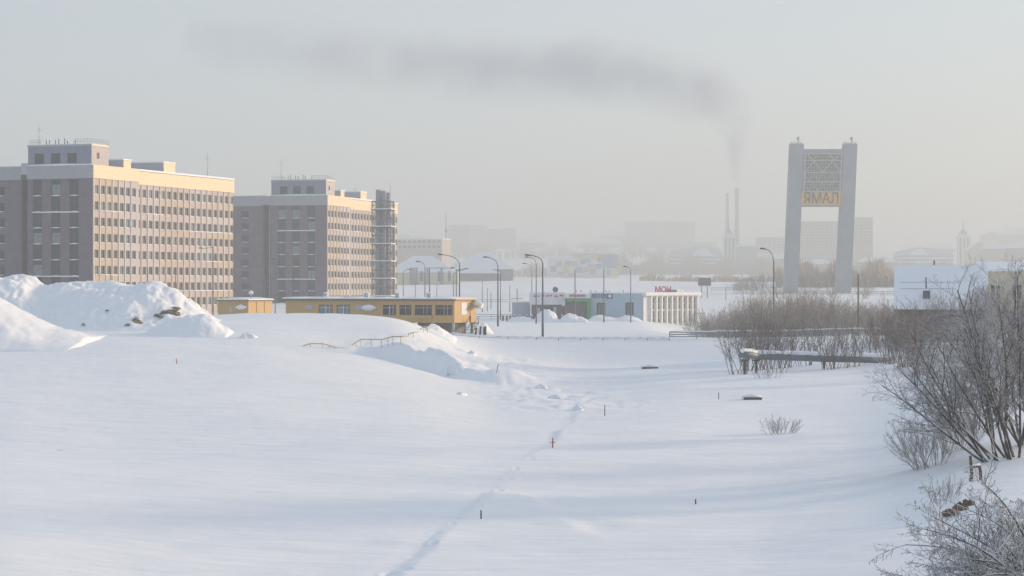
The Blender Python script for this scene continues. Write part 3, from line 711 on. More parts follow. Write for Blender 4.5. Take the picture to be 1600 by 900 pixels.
# ---------------------------------------------------------------- shops
def simple_box(mb, x0, x1, y0, y1, z0, z1, m=0): mb.box(x0, x1, y0, y1, z0, z1, m)
def shops():
    D = 432; k = D/F
    def X(px): return (px-800)*k
    def Z(py): return CAMZ-(py-450)*k
    # grey shed
    t = thing('storage_shed', 'small plain light grey metal shed left of the dark shop', 'shed', (X(800), D+3, 0))
    m_ = MB(); m_.box(0, X(829)-X(800), 0, 6, -.5, Z(473)); m_.build('wall', 'grey_sheet', t); m_ = MB(); m_.box(-.1, X(829)-X(800)-.05, -.1, 6.1, Z(473)+.003, Z(473)+.22); m_.build('roof_snow', 'snow', t)
    # dark shop with white fascia
    x0 = X(831); t = thing('shop', 'dark fronted shop with white fascia and thin pink lettering', 'shop', (x0, D, 0)); W = X(882)-x0
    m_ = MB(); wallgrid(m_, 'x', 0, 0, W, -.5, Z(476), [(X(840)-x0, X(843.5)-x0, -.3, Z(481)), (X(848)-x0, X(864)-x0, Z(489), Z(480)), (X(865)-x0, X(869)-x0, -.3, Z(480.5))], .2)
    m_.quad((0, 9, -.5), (0, 0, -.5), (0, 0, Z(476)), (0, 9, Z(476))); m_.build('shop_front', 'shop_dark', t)
    for a, b in ((840, 843.5), (865, 869)):
        m_ = MB(); m_.box(X(a)-x0+.03, X(b)-x0-.03, .1, .16, -.3, Z(481)); m_.build('door', 'grey_sheet', t)
    m_ = MB(); a, b = X(848)-x0, X(864)-x0; m_.box(a, b, .12, .18, Z(489), Z(480)); [m_.box(q-.04, q+.04, .06, .118, Z(489), Z(480), 1) for q in np.linspace(a+.3, b-.3, 5)]; m_.build('window', ['glass', 'frame_dark'], t)
    m_ = MB(); m_.box(-.4, W+.1, -.25, 9, Z(475.8), Z(458)); m_.build('fascia', 'white_paint', t)
    m_ = MB(); m_.box(-.45, W+.1, -.3, 9, Z(458)+.003, Z(456.6)); m_.build('roof_snow', 'snow', t)
    m_ = MB(); rr = random.Random(2); x = .3
    while x < W-.3:
        w = rr.uniform(.25, .7); y = Z(462+rr.uniform(-.8, .8)); m_.box(x, x+w, -.31, -.252, y-.14, y+.12); x += w+rr.uniform(.1, .5)
    m_.build('sign_strip', 'magenta', t)
    m_ = MB(); m_.tube([(X(869)-x0, 2, Z(457)), (X(869)-x0, 2, Z(453.5))], .06, 6); m_.tube([(X(868)-x0, 1.9, Z(452.6)), (X(868)-x0, 2.2, Z(452.6))], [.55, .5], 10); m_.build('satellite_dish', 'steel_dark', t)
    # portal shop
    x1 = X(882); W = X(921.5)-x1; t = thing('portal_shop', 'shop entrance in a green square portal with a plum shutter', 'shop', (x1+.1, D-1.2, 0))
    m_ = MB(); m_.box(0, W, .3, 8, -.5, Z(471), 0); m_.build('shutter', 'shop_brown', t)
    m_ = MB(); m_.box(0, W, -.35, .295, Z(470.5), Z(466)); m_.box(W-(X(921.5)-X(916)), W, -.352, .295, -.3, Z(470.5)-.003); m_.build('portal_frame', 'green', t)
    m_ = MB(); m_.box(-.2, W, -.3, 8, Z(466)+.003, Z(458.5), 0); m_.build('fascia', 'white_paint', t)
    m_ = MB(); rr = random.Random(6); px = 889
    while px < 912:
        w = rr.uniform(1.2, 3); h = rr.uniform(1.0, 1.9); m_.box(X(px)-x1, X(px+w)-x1, -.37, -.302, Z(462+h), Z(462-h)); px += w+.5
    m_.build('lettering', 'magenta', t)
    m_ = MB(); m_.box(-.55, -.1, -.45, -.05, Z(478), Z(470)); m_.build('lamp_box', 'white_paint', t)
    # pharmacy
    x2 = X(922); W = X(1004)-x2; t = thing('pharmacy', 'pale blue clad pharmacy with two dark framed doors', 'pharmacy', (x2, D-.4, 0))
    hs = [(X(932)-x2, X(945.5)-x2, Z(492), Z(473)), (X(977)-x2, X(990)-x2, Z(492), Z(472.5))]
    m_ = MB(); wallgrid(m_, 'x', 0, 0, W, -1.5, Z(458.5), hs, .35); m_.quad((W, 0, -1.5), (W, 10, -1.5), (W, 10, Z(458.5)), (W, 0, Z(458.5))); m_.build('wall', 'blue_sheet', t)
    for i, (a, b, c, d) in enumerate(hs):
        m_ = MB(); m_.box(a, a+.25, .05, .3, c, d); m_.box(b-.25, b, .05, .3, c, d); m_.box(a+.25, b-.25, .05, .3, d-.25, d); m_.box((a+b)/2-.05, (a+b)/2+.05, .1, .3, c, d-.25)
        m_.box(a+.25, b-.25, .15, .25, (c+d)/2, (c+d)/2+.1)
        m_.quad((a+.2, .31, c), (b-.2, .31, c), (b-.2, .31, d-.2), (a+.2, .31, d-.2), 1); m_.build('door', ['frame_dark', 'glass_teal'], t)
    m_ = MB(); n = 24; rr = random.Random(9); top = [(W*q/n, Z(456.6)+rr.uniform(-.06, .1)) for q in range(n+1)]
    m_.prism([(-.1, Z(458.5)+.003), (W+.05, Z(458.5)+.003)]+top[::-1], 'y', -.15, 10); m_.build('roof_snow', 'snow', t)
    text('lettering', 'АПТЕКА', 1.15, t, (X(938.5)-x2, -.05, Z(462.3)), (R(90), 0, 0), 'sign_blue', .04, .72, .035)
    m_ = MB(); cx = X(952.5)-x2; cz = Z(462.5); m_.box(cx-.55, cx+.55, -.1, -.02, cz-.5, cz+.5, 0); m_.box(cx-.14, cx+.14, -.14, -.102, cz-.36, cz+.36, 1); m_.box(cx-.36, cx-.142, -.14, -.102, cz-.14, cz+.14, 1); m_.box(cx+.142, cx+.36, -.14, -.102, cz-.14, cz+.14, 1); m_.build('cross_sign', ['sign_blue', 'frame_white'], t)
    for px in (901, 908, 924, 932, 948, 953, 975):
        m_ = MB(); xx = X(px)-x2; m_.tube([(xx, 3, Z(457)), (xx, 3, Z(453.6))], .07, 6); m_.build('roof_vent', 'steel_dark', t)
    # white ribbed building
    d = (.6, .8); rz = -math.atan2(d[0], d[1]); X0 = X(1005.5)
    t = thing('ribbed_building', 'white building with tall vertical ribs and red rooftop letters', 'building', (X0, D, 0), rz); L = 18.4; zt = Z(462)
    m_ = MB(); hs = []
    nr = 9; pitch = (L-2.2)/nr
    for i in range(nr):
        u = 2.2+pitch*i
        for z in (-3.3, -.6, 2.0): hs.append((u+.45, u+pitch-.25, z, z+2.2))
    wallgrid(m_, 'y', 0, 0, L, -4, zt, hs, .3); wallgrid(m_, 'x', 0, -9, 0, -4, zt, [], .1); m_.quad((0, L, -4), (-9, L, -4), (-9, L, zt), (0, L, zt)); m_.build('wall', 'white_paint', t)
    for h in hs:
        m_ = MB(); a, b, c, e = h; m_.box(-.3, -.24, a, b, c, e, 0); m_.box(-.24, -.17, a, b, c+1.0, c+1.1, 1); m_.build('window', ['glass', 'frame_white'], t)
    for i in range(nr+1):
        u = 2.2+pitch*i; m_ = MB(); m_.box(.004, .45, u-.25, u+.2, -3.5, zt-.02); m_.build('rib', 'white_paint', t)
    m_ = MB(); m_.box(-9.4, .9, -.5, L+.6, zt, zt+.45, 0); m_.box(-9.3, .8, -.4, L+.5, zt+.452, zt+.62, 1); m_.build('roof', ['white_paint', 'snow'], t)
    o = text('lettering', 'МОН', 1.5, t, (-1.5, 9.0, zt+1.1), (R(90), 0, -rz+R(6)), 'red', .1, .9, .03)
    m_ = MB(); m_.tube([(-1.3, 7.6, zt+.4), (-1.3, 8.8, zt+.3)], .12, 6); m_.bar((-1.5, 8.2, zt+.5), (-1.5, 8.2, zt+1.2), .05); m_.bar((-1.5, 9.8, zt+.5), (-1.5, 9.8, zt+1.2), .05); m_.build('sign_stand', 'red', t)
    m_ = MB(); m_.box(-5, -2.5, L-3, L-.2, zt+.63, zt+1.1); m_.build('roof_hatch', 'steel', t)
    m_ = MB()
    for q in range(12): z = 1.2-.36*q; y = L+.5+.0*q; m_.box(.9+.12*q, 1.15+.12*q+.6, L-.8, L+.6, z-.1, z)
    for y in (L-.8, L+.6): m_.bar((.9, y, 1.2), (2.9, y, -2.9), .1); m_.bar((.9, y, 2.1), (2.9, y, -2.0), .07)
    m_.bar((2.5, L-.8, -3.5), (2.5, L-.8, -2.2), .2); m_.bar((1.6, L-.8, -3.5), (1.6, L-.8, -.5), .15); m_.build('outside_stairs', 'steel_dark', t)
    m_ = MB(); m_.box(1.9, 3.6, L-.9, L+.7, -4, -1.9); m_.build('stair_base', 'shop_dark', t)
    # row of dark bollards before the shops
    B = None
    for i, px in enumerate((786, 792, 797, 803, 812, 823, 831, 878, 891)):
        p = at(px, 418); m_ = MB(); m_.tube([(0, 0, -.3), (0, 0, 1.0)], .17, 8, 0); m_.tube([(0, 0, 1.0), (0, 0, 1.16)], [.2, .08], 8, 1)
        if B is None: B = tag(m_.build('bollard', ['pole', 'snow'], loc=p), 'short dark bollard in the row standing before the grey shed and shops', 'bollard', 'bollards before the shops')
        else: dup(B, p)
shops()

# ---------------------------------------------------------------- lean portal tower of the bridge
M['truss'] = mat('frosted truss paint', (.50, .51, .50), .7, vary=.15, scale=.5)
def tower():
    D = 720; k = D/F
    def X(px): return (px-800)*k
    def Z(py): return CAMZ-(py-450)*k
    t = thing('bridge_tower', 'leaning grey two legged portal tower with a yellow lettered band', 'bridge tower', (X(1275), D, 2.5))
    ox, oz = X(1275), 2.5
    zb, zt = Z(466), Z(224)
    def lean(z): return (z-zb)/(zt-zb)
    def leg(xb0, xb1, xt0, xt1):
        m_ = MB(); y0, y1 = -2.2, 2.2
        n = 8; 
        for i in range(n):
            f0, f1 = i/n, (i+1)/n
            def row(f):
                z = zb-3+(zt-zb+3)*f-oz; g = f; a = X(xb0)+(X(xt0)-X(xb0))*g-ox; b = X(xb1)+(X(xt1)-X(xb1))*g-ox; y = 5*g
                return [(a, y0+y, z), (b, y0+y, z), (b, y1+y, z), (a, y1+y, z)]
            v = row(f0)+row(f1); m_.add(v, [(0, 1, 5, 4), (1, 2, 6, 5), (2, 3, 7, 6), (3, 0, 4, 7)]+([(4, 5, 6, 7)] if i == n-1 else []))
        return m_.build('tower_leg', 'tower_paint', t)
    leg(1223, 1245, 1237, 1258); leg(1304, 1327.5, 1321, 1342)
    for px in (1247, 1331):
        c = X(px)-ox; m_ = MB(); m_.box(c-1.9, c+1.9, 3.2, 6.8, zt-oz+.003, zt-oz+.5, 0); 
        for q in (-1.8, 1.8):
            m_.bar((c+q, 3.2, zt-oz+.5), (c+q, 3.2, zt-oz+1.2), .08)
        m_.bar((c-1.8, 3.2, zt-oz+1.2), (c+1.8, 3.2, zt-oz+1.2), .08); m_.build('leg_cap', 'white_paint', t)
        m_ = MB(); m_.tube([(c+.6, 4.5, zt-oz+.5), (c+.6, 4.5, zt-oz+1.3), (c+.6, 4.5, zt-oz+1.7), (c+.6, 4.5, zt-oz+2.3)], [.2, .2, .55, .35], 8); m_.build('beacon', 'steel', t)
    # the cabin slung between the legs, following their lean
    def q(px_l, px_r, py, y): return [(X(px_l)-ox, y, Z(py)-oz), (X(px_r)-ox, y, Z(py)-oz)]
    def edge(py):   # inner faces of the legs at a picture height
        f = lean(Z(py)); return 1245+(1258-1245)*f, 1304+(1321-1304)*f, 5*f
    def slab(name, pa, pb, mt, y0=-1.9, y1=1.9, inset=0.0):
        m_ = MB(); v = []
        for py in (pa, pb):
            a, b, y = edge(py); a += inset; b -= inset
            v += [(X(a)-ox+.02, y+y0, Z(py)-oz), (X(b)-ox-.02, y+y0, Z(py)-oz), (X(b)-ox-.02, y+y1, Z(py)-oz), (X(a)-ox+.02, y+y1, Z(py)-oz)]
        m_.hexa(v); return m_.build(name, mt, t)
    slab('cabin', 300, 239, 'olive'); slab('cabin_roof', 238.9, 232, 'tower_paint', -2.1, 2.1)
    slab('yellow_band', 320, 300.2, 'tower_yellow', -2.15, 2.15); slab('cabin_floor', 322.5, 320.1, 'tower_paint', -2.2, 2.2)
    m_ = MB()
    def pt(u, py, dy=-2.3):
        a, b, y = edge(py); return (X(a+(b-a)*u)-ox, y+dy, Z(py)-oz)
    for py in (239.5, 250, 269, 284, 299): m_.bar(pt(0.0, py), pt(1.0, py), .26)
    for u in (.04, .96): m_.bar(pt(u, 239), pt(u, 299), .3)
    for a, b, py0, py1 in ((.22, .36, 250, 240), (.22, .1, 250, 240), (.78, .64, 250, 240), (.78, .9, 250, 240), (.04, .27, 269, 251), (.27, .5, 251, 269), (.5, .73, 269, 251), (.73, .96, 251, 269)):
        m_.bar(pt(a, py0), pt(b, py1), .22)
    for i in range(8):
        m_.bar(pt(.04+.115*i, 284 if i % 2 else 270), pt(.04+.115*(i+1), 270 if i % 2 else 284), .13); m_.bar(pt(.04+.115*i, 298 if i % 2 else 285), pt(.04+.115*(i+1), 285 if i % 2 else 298), .13)
    for i in range(1, 14): m_.bar(pt(i/14, 240, -2.0), pt(i/14, 299, -2.0), .09)
    for py in np.arange(244, 299, 5.5): m_.bar(pt(0, py, -2.0), pt(1, py, -2.0), .08)
    m_.build('truss', 'truss', t)
    a, b, y = edge(310)
    o = text('lettering', 'ЯМАЛ', 4.6, t, ((X(a)+X(b))/2-ox, y-2.22, Z(310.4)-oz), (R(90)-math.atan(5/(zt-zb)), 0, 0), 'sign_blue', .05, .82, .05)
    m_ = MB()
    for px, py in ((1234, 253), (1236, 266)): m_.box(X(px)-ox-.3, X(px)-ox+.5, 1, 1.6, Z(py)-oz, Z(py)-oz+.6)
    m_.build('bracket_lamp', 'steel', t)
tower()
def bridge():
    D = 690; k = D/F; x0, x1 = (1195-800)*k, (1415-800)*k; z = CAMZ-(462-450)*k
    t = thing('bridge', 'snow covered bridge deck with railings passing the feet of the tower', 'bridge', ((x0+x1)/2, D, z)); c = (x1-x0)/2
    m_ = MB(); m_.box(-c, c, -4, 4, -1.0, 0, 0); m_.box(-c, c, -3.8, 3.8, .003, .25, 1); m_.build('deck', ['concrete', 'snow'], t)
    for y in (-3.9, 3.9):
        m_ = MB()
        for zz in (.7, 1.3): m_.bar((-c, y, zz), (c, y, zz), .1)
        for x in np.arange(-c, c, 2.0): m_.bar((x, y, 0), (x, y, 1.3), .1)
        m_.build('railing', 'steel', t)
    for x in (-c*.75, -c*.2, c*.4, c*.9):
        m_ = MB(); m_.box(x-.8, x+.8, -3, 3, -7, -1.003); m_.build('pier', 'concrete', t)
bridge()

# ---------------------------------------------------------------- road railings, posts, fence, pipe
def rail(label, px0, px1, D0, D1, h, rails, step, mt, zoff=0.0, n=26, snow=False):
    pts = []
    for i in range(n+1):
        f = i/n; D = D0+(D1-D0)*f; px = px0+(px1-px0)*f; pts.append(at(px, D))
    o = pts[0].copy(); t = thing('road_railing', label, 'railing', o, 0, 'railings along the road')
    m_ = MB()
    for hz, r in rails: m_.tube([p-o+Vector((0, 0, hz+zoff)) for p in pts], r, 5)
    m_.build('rail', mt, t)
    tot = (pts[-1]-pts[0]).length; cnt = max(1, int(tot/step))
    for i in range(cnt+1):
        q = i/cnt*n; j = min(int(q), n-1); p = pts[j]+(pts[j+1]-pts[j])*(q-j)-o
        m_ = MB(); m_.bar((p.x, p.y, p.z-.5), (p.x, p.y, p.z+h+zoff), .08); m_.build('rail_post', mt, t)
    if snow:
        m_ = MB(); m_.tube([p-o+Vector((0, 0, h+zoff+.05+.04*math.sin(q*2.3))) for q, p in enumerate(pts)], [.05+.04*abs(math.sin(q*1.7)) for q in range(len(pts))], 5); m_.build('rail_snow', 'snow', t)
for a, b, lab in ((704, 838, 'snow buried crash rail running from the yellow stairs to the lone near lamp post'), (838, 942, 'half buried crash rail right of the lone near lamp post'), (942, 1046, 'thin crash rail with snow on it below the white ribbed building')):
    rail(lab, a, b, 272.8, 273.4, .34, ((.2, .03), (.34, .03)), 2.6, 'steel', -.05, 16, True)
rail('double grey road railing running behind the bare bushes', 1046, 1430, 275, 276, .85, ((.3, .07), (.55, .09), (.8, .07)), 3.2, 'steel', 0, 30, True)
rail('far thin road railing left of the grey shed', 735, 800, 430, 430, .9, ((.5, .06), (.9, .06)), 3, 'steel', 0, 8)

for px, y0, y1, lean, lab in ((742, 512, 528, .12, 'leaning dark stake leftmost of the four beside the yellow stairs'), (749.5, 510, 528, .08, 'second dark stake right of the yellow stairs'),
                    (756, 511, 528, .02, 'thin dark stake third from the yellow stairs'), (758.5, 510, 528, 0, 'fourth dark stake, farthest from the yellow stairs')):
    D = 283; p = at(px, D); h = CAMZ-(y0-450)/F*D-p.z; m_ = MB(); m_.tube([(0, 0, -.4), (lean, 0, h*.5), (lean*1.7, 0, h)], [.15, .13, .12], 7, 0)
    m_.tube([(lean*1.7, 0, h), (lean*1.7, 0, h+.1)], [.14, .05], 7, 1)
    tag(m_.build('stake', ['timber', 'snow'], loc=p), lab, 'stake', 'dark stakes by the yellow cabin')

rail('faint far railing crossing the snow slope left of the bridge', 1112, 1226, 735, 745, 1.3, ((.6, .09), (1.25, .09)), 5, 'steel', 0, 10)
rail('faint far railing on the snow slope behind the yellow cabin', 640, 800, 560, 575, 1.1, ((.5, .07), (1.0, .07)), 5, 'steel', 0, 10)
def rail_pix(px, py, h, d0=190, d1=262):
    D = np.arange(d0, d1, .1); x = (px-800)/F*D; f = CAMZ-(py-450)/F*D-height(x, D)-h
    k = np.where((f[:-1] > 0) & (f[1:] <= 0))[0]
    i = int(k[0]) if len(k) else int(np.argmin(np.abs(f)))
    return Vector((x[i], D[i], CAMZ-(py-450)/F*D[i]))
def yellow_fence(pts, label):
    P3 = [rail_pix(*p) for p in pts]; o = P3[0].copy(); o.z = gz(o.x, o.y)
    t = thing('yellow_fence', label, 'fence', o, 0, 'yellow railings on the snow bank')
    m_ = MB(); m_.tube([p-o for p in P3], .05, 6); m_.build('top_rail', 'yellow_paint', t)
    for i in range(len(P3)-1):
        a, b = P3[i], P3[i+1]; n = max(1, int(abs(b.x-a.x)/.62))
        for k in range(n):
            p = a+(b-a)*(k/n); g = gz(p.x, p.y)
            if p.z-g < .12: continue
            m_ = MB(); m_.bar((p.x-o.x, p.y-o.y, g-.4-o.z), tuple(p-o), .04); m_.build('post', 'yellow_paint', t)
yellow_fence([(473, 540.5, 0), (485, 537, .3), (504, 537, .38), (515, 540, .2), (526, 543.5, 0), (545, 543.8, -.03)], 'short bent piece of yellow railing sinking into the snow')
yellow_fence([(550, 538.5, 0), (556, 535, .3), (564, 530, .65), (580, 530.5, .7), (596, 530.5, .7), (606, 528, .7), (614, 525.8, .65), (626, 526, .6), (637, 526, .5)], 'longer sagging yellow railing climbing the snow bank')
yellow_fence([(638, 522, .2), (646, 519.5, .5), (656, 518.5, .5)], 'small middle piece of yellow railing on the snow bank')
yellow_fence([(656, 515, .1), (662, 510.5, .6), (668, 511, .6), (672.5, 512.5, .4)], 'topmost hooped piece of yellow railing near the crest')

def pipe():
    D = 215; pts = [P(1160, 553.5, 209), P(1172, 554, 212.5), P(1182, 556.5, 215), P(1215, 557, 215.5), P(1260, 558.5, 216), P(1288, 560, 216.5), P(1330, 560.5, 217), P(1425, 563, 219)]
    o = Vector((pts[2].x, pts[2].y, gz(pts[2].x, pts[2].y)))
    t = thing('heating_pipe', 'snow capped insulated pipe on brown legs running through bare bushes', 'pipe', o)
    m_ = MB(); m_.tube([p-o for p in pts], .35, 14); m_.build('pipe_jacket', 'pipe', t)
    rr = random.Random(3); sp = []; sr = []
    for i in range(len(pts)-1):
        for k in range(8):
            p = pts[i]+(pts[i+1]-pts[i])*(k/8)-o+Vector((0, -.04, .32)); sp.append(p); sr.append(.24+rr.uniform(-.06, .05))
    m_ = MB(); m_.tube(sp, sr, 8); m_.build('pipe_snow', 'snow', t)
    for i, px in enumerate((1163.5, 1181.5, 1287.5, 1395)):
        Dq = (210.5, 215, 216.5, 218.5)[i]; p = P(px, 560, Dq); g = gz(p.x, p.y)
        m_ = MB(); m_.box(p.x-o.x-.1, p.x-o.x+.1, p.y-o.y-.1, p.y-o.y+.1, g-.6-o.z, p.z-o.z-.25); m_.box(p.x-o.x-.32, p.x-o.x+.32, p.y-o.y-.3, p.y-o.y+.3, p.z-o.z-.26, p.z-o.z-.12); m_.build('pipe_support', 'timber', t)
    m_ = MB(); p = pts[2]-o; m_.tube([p+Vector((-.15, 0, 0)), p+Vector((.1, 0, 0))], .40, 14); m_.build('collar', 'steel', t)
pipe()

# ---------------------------------------------------------------- snow roofed house and its neighbour on the right
def snow_house():
    D = 250; x0, x1 = (1397-800)/F*D, (1544-800)/F*D; ze = CAMZ-(484-450)/F*D; zr = CAMZ+(450-415)/F*258
    t = thing('snow_roof_house', 'house showing one broad snow covered roof slope with a dark vent', 'house', ((x0+x1)/2, D, 0), R(-10.5)); c = (x1-x0)/2
    m_ = MB(); m_.box(-c+.5, c-.5, .6, 15.4, -.5, ze); 
    m_.prism([(.6, ze), (15.4, ze), (8, zr-.35)], 'x', -c+.5, c-.5); m_.build('wall', 'timber', t)
    m_ = MB(); a = .35
    m_.prism([(0, ze-.1), (8, zr-.22), (16, ze-.1), (16, ze+.02), (8, zr-.1), (0, ze+.02)], 'x', -c+.12, c-.02); m_.build('roof', 'steel_dark', t)
    m_ = MB(); m_.prism([(-.05, ze+.03), (8, zr-.09), (16.05, ze+.03), (16, ze+.26), (8.2, zr+.06), (7.8, zr+.06), (0, ze+.26)], 'x', -c, c); m_.build('roof_snow', 'snow', t)
    def on(px, py):
        f = (484-py)/(484-415.); y = 8*f; z = ze+(zr-ze)*f+.2; return (px-1470.5)/F*(D+y), y, z
    x, y, z = on(1448, 468)
    m_ = MB(); m_.box(x-.38, x+.38, y-.3, y+.5, z-.3, z+.75, 0); m_.tube([(x, y, z+.75), (x+.05, y, z+.95)], [.4, .15], 8, 1); m_.tube([(x-.02, y, z+.8), (x-.06, y, z+2.2)], .085, 8, 2); m_.build('roof_vent', ['shop_dark', 'snow', 'steel_dark'], t)
    x, y, z = on(1460, 416); m_ = MB(); m_.tube([(x, 8, z-.3), (x, 8, z+.45)], .09, 8); m_.build('vent_pipe', 'steel_dark', t)
    m_ = MB()
    for py in (446, 456):
        x2, y, z = on(1408, py); x3 = on(1492, py)[0]; m_.bar((x2, y, z+.12), (x3, y, z+.12), .03)
        for q in np.linspace(x2, x3, 5): m_.bar((q, y, z-.2), (q, y, z+.12), .03)
    m_.build('snow_guard', 'steel', t)
snow_house()
def neighbour():
    D = 300; x0, x1 = (1538-800)/F*D, (1640-800)/F*D
    t = thing('cream_house', 'cream house with a low snowy roof half hidden behind the bare willow', 'house', ((x0+x1)/2, D, 0)); c = (x1-x0)/2
    ze = CAMZ+(450-424)/F*D
    m_ = MB(); wallgrid(m_, 'x', 0, -c, c, -.5, ze, [(-3.4, -2.2, 4.6, 6.4), (-.6, .6, 4.6, 6.4), (2.2, 3.4, 4.6, 6.4)], .2); m_.quad((-c, 8, -.5), (-c, 0, -.5), (-c, 0, ze), (-c, 8, ze)); m_.quad((c, 0, -.5), (c, 8, -.5), (c, 8, ze), (c, 0, ze)); m_.build('wall', 'beige2', t)
    for x in (-2.8, 0, 2.8):
        m_ = MB(); m_.box(x-.6, x+.6, .12, .18, 4.6, 6.4); m_.box(x-.05, x+.05, .08, .118, 4.6, 6.4, 1); m_.build('window', ['glass', 'frame_white'], t)
    m_ = MB(); m_.prism([(-.5, ze), (8.5, ze), (8.5, ze+.3), (4, ze+1.3), (-.5, ze+.3)], 'x', -c-.4, c+.4); m_.build('roof_snow', 'snow', t)
neighbour()
# ---------------------------------------------------------------- street lamps and poles
def lamp(label, px, D, ytop, heads, name='street_lamp', r=.11, mt='pole', group='street lamps', bulge=True):
    p = at(px, D); zt = CAMZ-(ytop-450)/F*D-p.z
    t = thing(name, label, 'street lamp' if heads else 'pole', p, 0, group)
    m_ = MB(); pts = [(0, 0, -.5), (0, 0, zt*.18), (0, 0, zt*.185), (0, 0, zt)]
    m_.tube(pts, [r*1.25, r*1.2, r, r*.62], 9); m_.build('post', mt, t)
    for hx, hy in heads:
        q = P(hx, hy, D)-p; m_ = MB(); e = Vector((0, 0, zt-.05)); k1 = Vector((q.x*.12, 0, zt+(q.z-zt)*.62)); k2 = Vector((q.x*.45, 0, zt+(q.z-zt)*.9))
        pts = []
        for i in range(9):
            f = i/8; pts.append(e*(1-f)**3+k1*3*f*(1-f)**2+k2*3*f*f*(1-f)+q*f**3)
        m_.tube(pts, [r*.42]*9, 6); m_.build('arm', mt, t)
        s = 1 if q.x > 0 else -1; m_ = MB()
        m_.tube([q-Vector((s*.1, 0, 0)), q+Vector((s*.2, 0, .03)), q+Vector((s*.55, 0, .06)), q+Vector((s*.75, 0, .05))], [.05, .11, .12, .05], 8); m_.build('lamp_head', 'steel_dark', t)
    return t
lamp('tall street lamp standing alone at the near road edge', 848, 279, 410, [(829, 399)], r=.125)
lamp('street lamp just left of the lone near road lamp', 837.8, 388, 412, [(827, 402)])
lamp('faint street lamp behind the left corner of the dark shop', 831, 480, 424, [(822, 412)], r=.1)
lamp('bare lamp post before the green portal', 898.5, 408, 421, [])
lamp('lamp post before the left door of the pale blue pharmacy', 943.5, 404, 420, [])
lamp('lamp post before the right door of the pale blue pharmacy', 985.5, 406, 423, [(980, 417)], r=.09)
lamp('thick street lamp right of the four dark stakes', 778, 360, 415, [(762, 402)], r=.13)
lamp('thinner post close behind the lamp right of the stakes', 782, 430, 424, [], r=.09)
lamp('street lamp with long left arm rising behind the right end of the yellow cabin', 718, 330, 412, [(692, 398)], r=.12)
lamp('grey post just left of the long armed lamp behind the yellow cabin', 713, 400, 421, [], r=.11)
lamp('pale post second left of the long armed lamp behind the yellow cabin', 708.5, 470, 430, [(726, 420)], r=.1)
lamp('street lamp with wide right arm above the middle of the yellow cabin', 671, 400, 418, [(704, 419)], r=.11)
lamp('street lamp beside the wide armed one, above the yellow cabin', 664, 420, 417, [(656, 409)], r=.11)
lamp('short post right of the flue tower above the yellow cabin roof', 649, 480, 443, [], r=.09)
lamp('slim post with small right arm next to the flue tower', 630, 460, 428, [(637, 421)], r=.09)
lamp('short post between the yellow cabin lamps and the snow roofed hall', 682.5, 520, 443, [], r=.09)
lamp('double armed frosted street lamp in front of the farther apartment block', 458.5, 380, 424, [(430, 405), (462, 413)], r=.12)
lamp('street lamp with left arm left of the double armed one', 413, 440, 420, [(395, 416)], r=.11)
lamp('pale post between the yellow hut and the long cabin', 430, 420, 414, [(438, 409)], r=.1)
lamp('frosted lamp at the end of the farther apartment gable', 487, 440, 406, [(493, 400)], r=.09)
lamp('street lamp with a left arm beside the downpipes of the nearer apartment block', 52, 400, 411, [(31, 402)], r=.1)
lamp('slim lamp post left of centre before the long sunlit facade', 173, 420, 420, [], r=.1)
lamp('lamp post before the step in the long sunlit facade', 231, 415, 419, [], r=.1)
lamp('lamp post before the middle of the long sunlit facade', 274, 412, 421, [], r=.1)
lamp('tall lamp post near the far end of the long sunlit facade', 333, 405, 385, [(317, 388)], r=.1)
lamp('curved street lamp rising out of the brown thicket left of the tower', 1209, 300, 408, [(1196, 389)], r=.12)
lamp('plain wooden pole rising from the thicket right of the tower', 1341, 288, 428, [], 'wooden_pole', .13, 'wood_pole', None)
for px, D, y, lab in ((753.5, 490, 439, 'tallest of the slim posts right of the yellow cabin'), (761.5, 500, 450, 'slim post second from the yellow cabin in the open snow'), (767, 520, 457, 'shortest slim post in the open snow by the yellow cabin'),
                      (796.5, 490, 445, 'slim post just left of the grey shed'), (1134, 620, 449, 'small lone post on the snow slope beyond the white ribbed building')):
    lamp(lab, px, D, y, [], 'slim_post', .085, 'pole', 'slim posts in the open snow')
def cross_pole():
    D = 500; p = at(808, D); z = CAMZ-(451-450)/F*D-p.z; t = thing('cable_pole', 'pole with a long crossbar behind the grey shed', 'pole', p)
    m_ = MB(); m_.tube([(0, 0, -.4), (0, 0, z)], .09, 8); m_.build('post', 'pole', t); m_ = MB(); m_.bar((-1.2, 0, z*.55), (1.2, 0, z*.55), .09); m_.build('crossbar', 'pole', t)
cross_pole()

# ---------------------------------------------------------------- survey stakes and odds and ends in the snow
def peg(px, py, h, lab, red=.6, lean=.1, cross=False):
    g = ground_pix(px, py); m_ = MB(); m_.tube([(0, 0, -.3), (lean*h*.5, 0, h*(1-red)), (lean*h, 0, h)], [.03, .028, .022], 6, 0)
    if red: m_.tube([(lean*h*.5, 0, h*(1-red)), (lean*h*1.0, 0, h*1.01)], [.036, .03], 6, 1)
    if cross: m_.tube([(-.12, 0, h*.5), (.13, .02, h*.55)], .022, 5, 1)
    tag(m_.build('marker_peg', ['timber', 'red_paint'], loc=g), lab, 'marker peg', 'marker pegs in the snow')
peg(751.5, 811, .34, 'dark wooden peg beside the footpath in the near snow', 0, .02)
peg(863.5, 700, .55, 'red painted peg with a small crosspiece on the footpath', .9, .02, True)
peg(277, 569, .42, 'red peg standing below the long snow heap', .8, -.2)
peg(945, 650, .75, 'thin grey peg right of the footpath in the middle of the field', 0, 0)
peg(1087, 788, .22, 'tiny red tipped peg in the smooth snow right of the footpath', .5, 0)
peg(1123, 624, .5, 'dark peg on the drift before the pipe', 0, 0)
